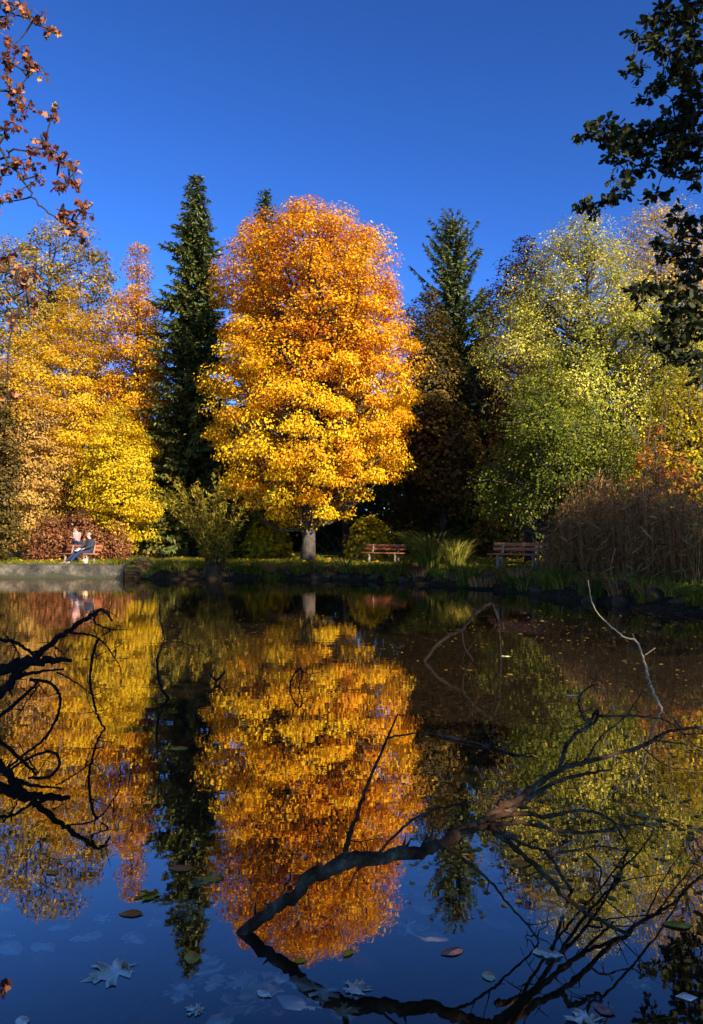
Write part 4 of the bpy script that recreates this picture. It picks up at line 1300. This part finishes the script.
dead_branch("looped_twig", "small looped twig poking out of the orange reflection", 'deadwood_black', [
    ("main_limb", [(290, 688, 8.9), (291, 681, 8.9), (299, 668, 8.9), (302, 676, 8.9), (298, 689, 8.9)], .012, .008),
    ("twig", [(299, 669, 8.9), (294, 672, 8.9), (289, 671, 8.9)], .006, .003)], 607, "twig")
# ------------------------------------------------------------------ leaves on and in the water
LM = {}
for nm, c in (("yellow", (.98, .44, .02)), ("brown", (.55, .15, .03)), ("pale", (.80, .74, .62)), ("olive", (.50, .30, .03)), ("orange", (.80, .22, .02)), ("mauve", (.42, .18, .14)), ("buff", (.70, .56, .30))):
    LM[nm] = noise_mat(nm + "_floating_leaf", [(.3, tuple(v * .75 for v in c)), (.7, c)], 30, .55, .3)


def water_leaf(px, py, wpx, col, kind, rz, label, seed, z=.004, group="single leaves on the water", name="floating_leaf"):
    rng = np.random.default_rng(seed)
    d = CAMH / ((py - HY) / FPX) + CAMH * math.tan(PITCH)
    c = P(px, py, d)
    d2 = d * (CAMH - z) / CAMH
    s = wpx / FPX * d * .95
    T = LEAF[kind].copy() - (0, .45, 0)
    T[:, :2] += rng.normal(0, .025, (len(T), 2))
    k = len(T)
    T[:, 2] = T[:, 2] * .22 + rng.normal(0, .004, k)
    low = T * (.97, .97, 1) - (0, 0, .006)
    V = np.vstack([T, low]) * s
    F = [np.array([list(range(k)), list(range(2 * k - 1, k - 1, -1))]), np.array([(i, i + k, (i + 1) % k + k, (i + 1) % k) for i in range(k)])]
    o = mesh_obj(name, V, F, LM[col])
    o.location = (c[0] * d2 / d, d2, z)
    o.rotation_euler = (rng.normal(0, .03), rng.normal(0, .03), rz)
    tag(o, label, "leaf", group)
    return o


FL = [(147, 894, 27, 'yellow', 'maple_fine', .8, "bright yellow maple leaf floating beside a brown one at the lower left"),
      (131, 913, 24, 'brown', 'oval', 1.5, "curled brown leaf floating just below the bright yellow one"),
      (109, 972, 46, 'pale', 'maple_fine', 2.2, "large pale leaf on the blue water at the lower left"),
      (192, 957, 26, 'olive', 'oval', .3, "olive yellow leaf floating over the reflected spruce tip"),
      (195, 1009, 20, 'pale', 'maple_fine', 1.2, "small pale leaf with brown edge near the lower left bottom edge"),
      (22, 1021, 22, 'pale', 'oval', .4, "pale leaf in the bottom left corner"),
      (357, 986, 28, 'pale', 'maple_fine', -.4, "pale star shaped maple leaf below the reflected orange crown"),
      (264, 993, 17, 'pale', 'oval', 1.0, "small pale oval leaf among the sunken leaves at the bottom"),
      (300, 960, 15, 'yellow', 'oval', 1.8, "small dull yellow leaf inside the orange reflection"),
      (348, 952, 16, 'yellow', 'oval', 2.6, "dull yellow leaf inside the orange reflection, right of the other"),
      (520, 863, 26, 'orange', 'oval', 1.6, "orange brown leaf floating below the forks of the long dead branch"),
      (550, 953, 30, 'pale', 'oak', 1.3, "long pale lobed leaf right of the middle at the bottom"),
      (488, 975, 20, 'buff', 'oval', .2, "roundish pale leaf on the blue water right of the middle"),
      (687, 996, 22, 'pale', 'diamond', 1.5, "pale pointed leaf in the bottom right corner"),
      (584, 1019, 36, 'pale', 'maple_fine', .1, "pale star shaped leaf at the bottom edge right of the middle"),
      (605, 1010, 22, 'mauve', 'oval', .9, "mauve brown leaf beside the pale star shaped one at the bottom"),
      (678, 924, 30, 'olive', 'oval', 1.4, "olive leaf within the dark oak reflection at the right"),
      (453, 951, 26, 'mauve', 'oval', 1.9, "mauve leaf drifting at the bottom, right of the orange reflection"),
      (572, 695, 14, 'buff', 'oval', 1.5, "small buff leaf left of the pale bleached twig"),
      (626, 735, 10, 'mauve', 'oval', .3, "small pink brown leaf below the pale bleached twig"),
      (505, 656, 11, 'buff', 'oval', 1.4, "small buff leaf at the foot of the arched branch"),
      (53, 872, 16, 'orange', 'oval', 1.2, "orange leaf floating below the black branches at the left"),
      (86, 659, 8, 'brown', 'maple_fine', .5, "small brown leaf beside the tip of the broken black limb"),
      (125, 658, 7, 'brown', 'maple_fine', 1.9, "small brown leaf floating right of the black branches"),
      (180, 748, 20, 'olive', 'oval', 1.5, "flat olive leaf floating on the spruce reflection"),
      (182, 868, 26, 'brown', 'oval', 1.5, "brown leaf floating between the spruce and orange reflections"),
      (210, 878, 28, 'olive', 'maple_fine', 1.5, "olive leaf beside the brown one between the two reflections")]
for k, f in enumerate(FL):
    water_leaf(*f, 700 + k)
rng = np.random.default_rng(740)
SL = [(7, 932), (70, 910), (88, 940), (137, 937), (45, 945), (40, 957), (205, 970), (215, 985), (225, 1000), (240, 985), (255, 1003), (235, 1012), (200, 880), (160, 905), (185, 905), (275, 1010), (300, 985), (325, 990),
      (290, 1000), (248, 975), (270, 972), (12, 950), (60, 925), (105, 915), (155, 920), (195, 912), (415, 925), (430, 935), (400, 915), (425, 905), (500, 925), (560, 915), (445, 915), (220, 1018), (310, 1005), (345, 1012),
      (30, 905), (5, 905), (470, 905), (600, 1000), (640, 985), (210, 955), (180, 990), (262, 985)]
for k, (px, py) in enumerate(SL):
    o = water_leaf(px + rng.uniform(-4, 4), py + rng.uniform(-4, 4), rng.uniform(20, 42), rng.choice(['pale', 'pale', 'pale', 'buff', 'mauve']), rng.choice(['maple_fine', 'maple_fine', 'oval', 'oak']), rng.uniform(0, 6.28),
                   "pale leaf lying sunk beneath the surface of the near water", 750 + k, z=-rng.uniform(.008, .035), group="sunken pale leaves in the near water", name="sunken_leaf")

mb = MB()
T = 0
for sgn in (-1, 1):
    q = np.linspace(0, 1, 6)
    rows = []
    for t in q:
        wdt = .05 * math.sin(math.pi * min(1, .15 + .85 * t)) + .008
        p = np.array((sgn * .10 * t, .02 * t, .012 + .10 * t ** 1.5))
        rows += [p + (0, -wdt, .03), p + (0, 0, 0), p + (0, wdt, .03)]
    F = [(3 * i + j, 3 * i + j + 1, 3 * i + 4 + j, 3 * i + 3 + j) for i in range(5) for j in range(2)]
    mb.add(rows, F)
o = mb.build("curled_leaf", M['deadwood_black'])
d = CAMH / ((682 - HY) / FPX)
o.location = (*P(217, 682, d)[:2], .004)
o.rotation_euler = (0, 0, .3)
tag(o, "dark curled leaf with two raised lobes floating left of the orange reflection", "leaf")

# thin scatter of small leaves on the surface, thick towards the right
rng = np.random.default_rng(780)
pts = []
while len(pts) < 9500:
    px, py = rng.uniform(-40, 760), HY + 1332 / (2.75 + 22 * rng.random() ** 1.5)
    d = 1332 / (py - HY)
    w = .85 * np.clip((px - 380) / 160, 0, 1) * np.clip((d - 3.6) / .6, 0, 1) * np.clip((7.2 - d) / 2.5, .06, 1) + .05 * (d > 12)
    x = (px - CX) / FPX * d
    w *= .35 + 1.3 * (math.sin(x * 1.7 + 2 * math.sin(d * 1.3)) * math.sin(d * 1.1 + x * .6) > -.1)
    if rng.random() < w and pond_sd(np.array(x), np.array(d)) < -.1:
        pts.append((x, d))
pts = np.array(pts)
n = len(pts)
mb = MB()
leaves(mb, np.stack([pts[:, 0], pts[:, 1], rng.uniform(-.022, .002, n)], -1), np.array((0, 0, 1)) + rng.normal(0, .05, (n, 3)), rng.normal(size=(n, 3)) * (1, 1, 0), rng.uniform(.018, .058, n) * np.where(rng.random(n) < .06, 1.8, 1), .5 + rng.normal(0, .25, n), 'oval')
o = mb.build("leaf_litter", M['litter'], tint=True)
o["kind"] = "stuff"
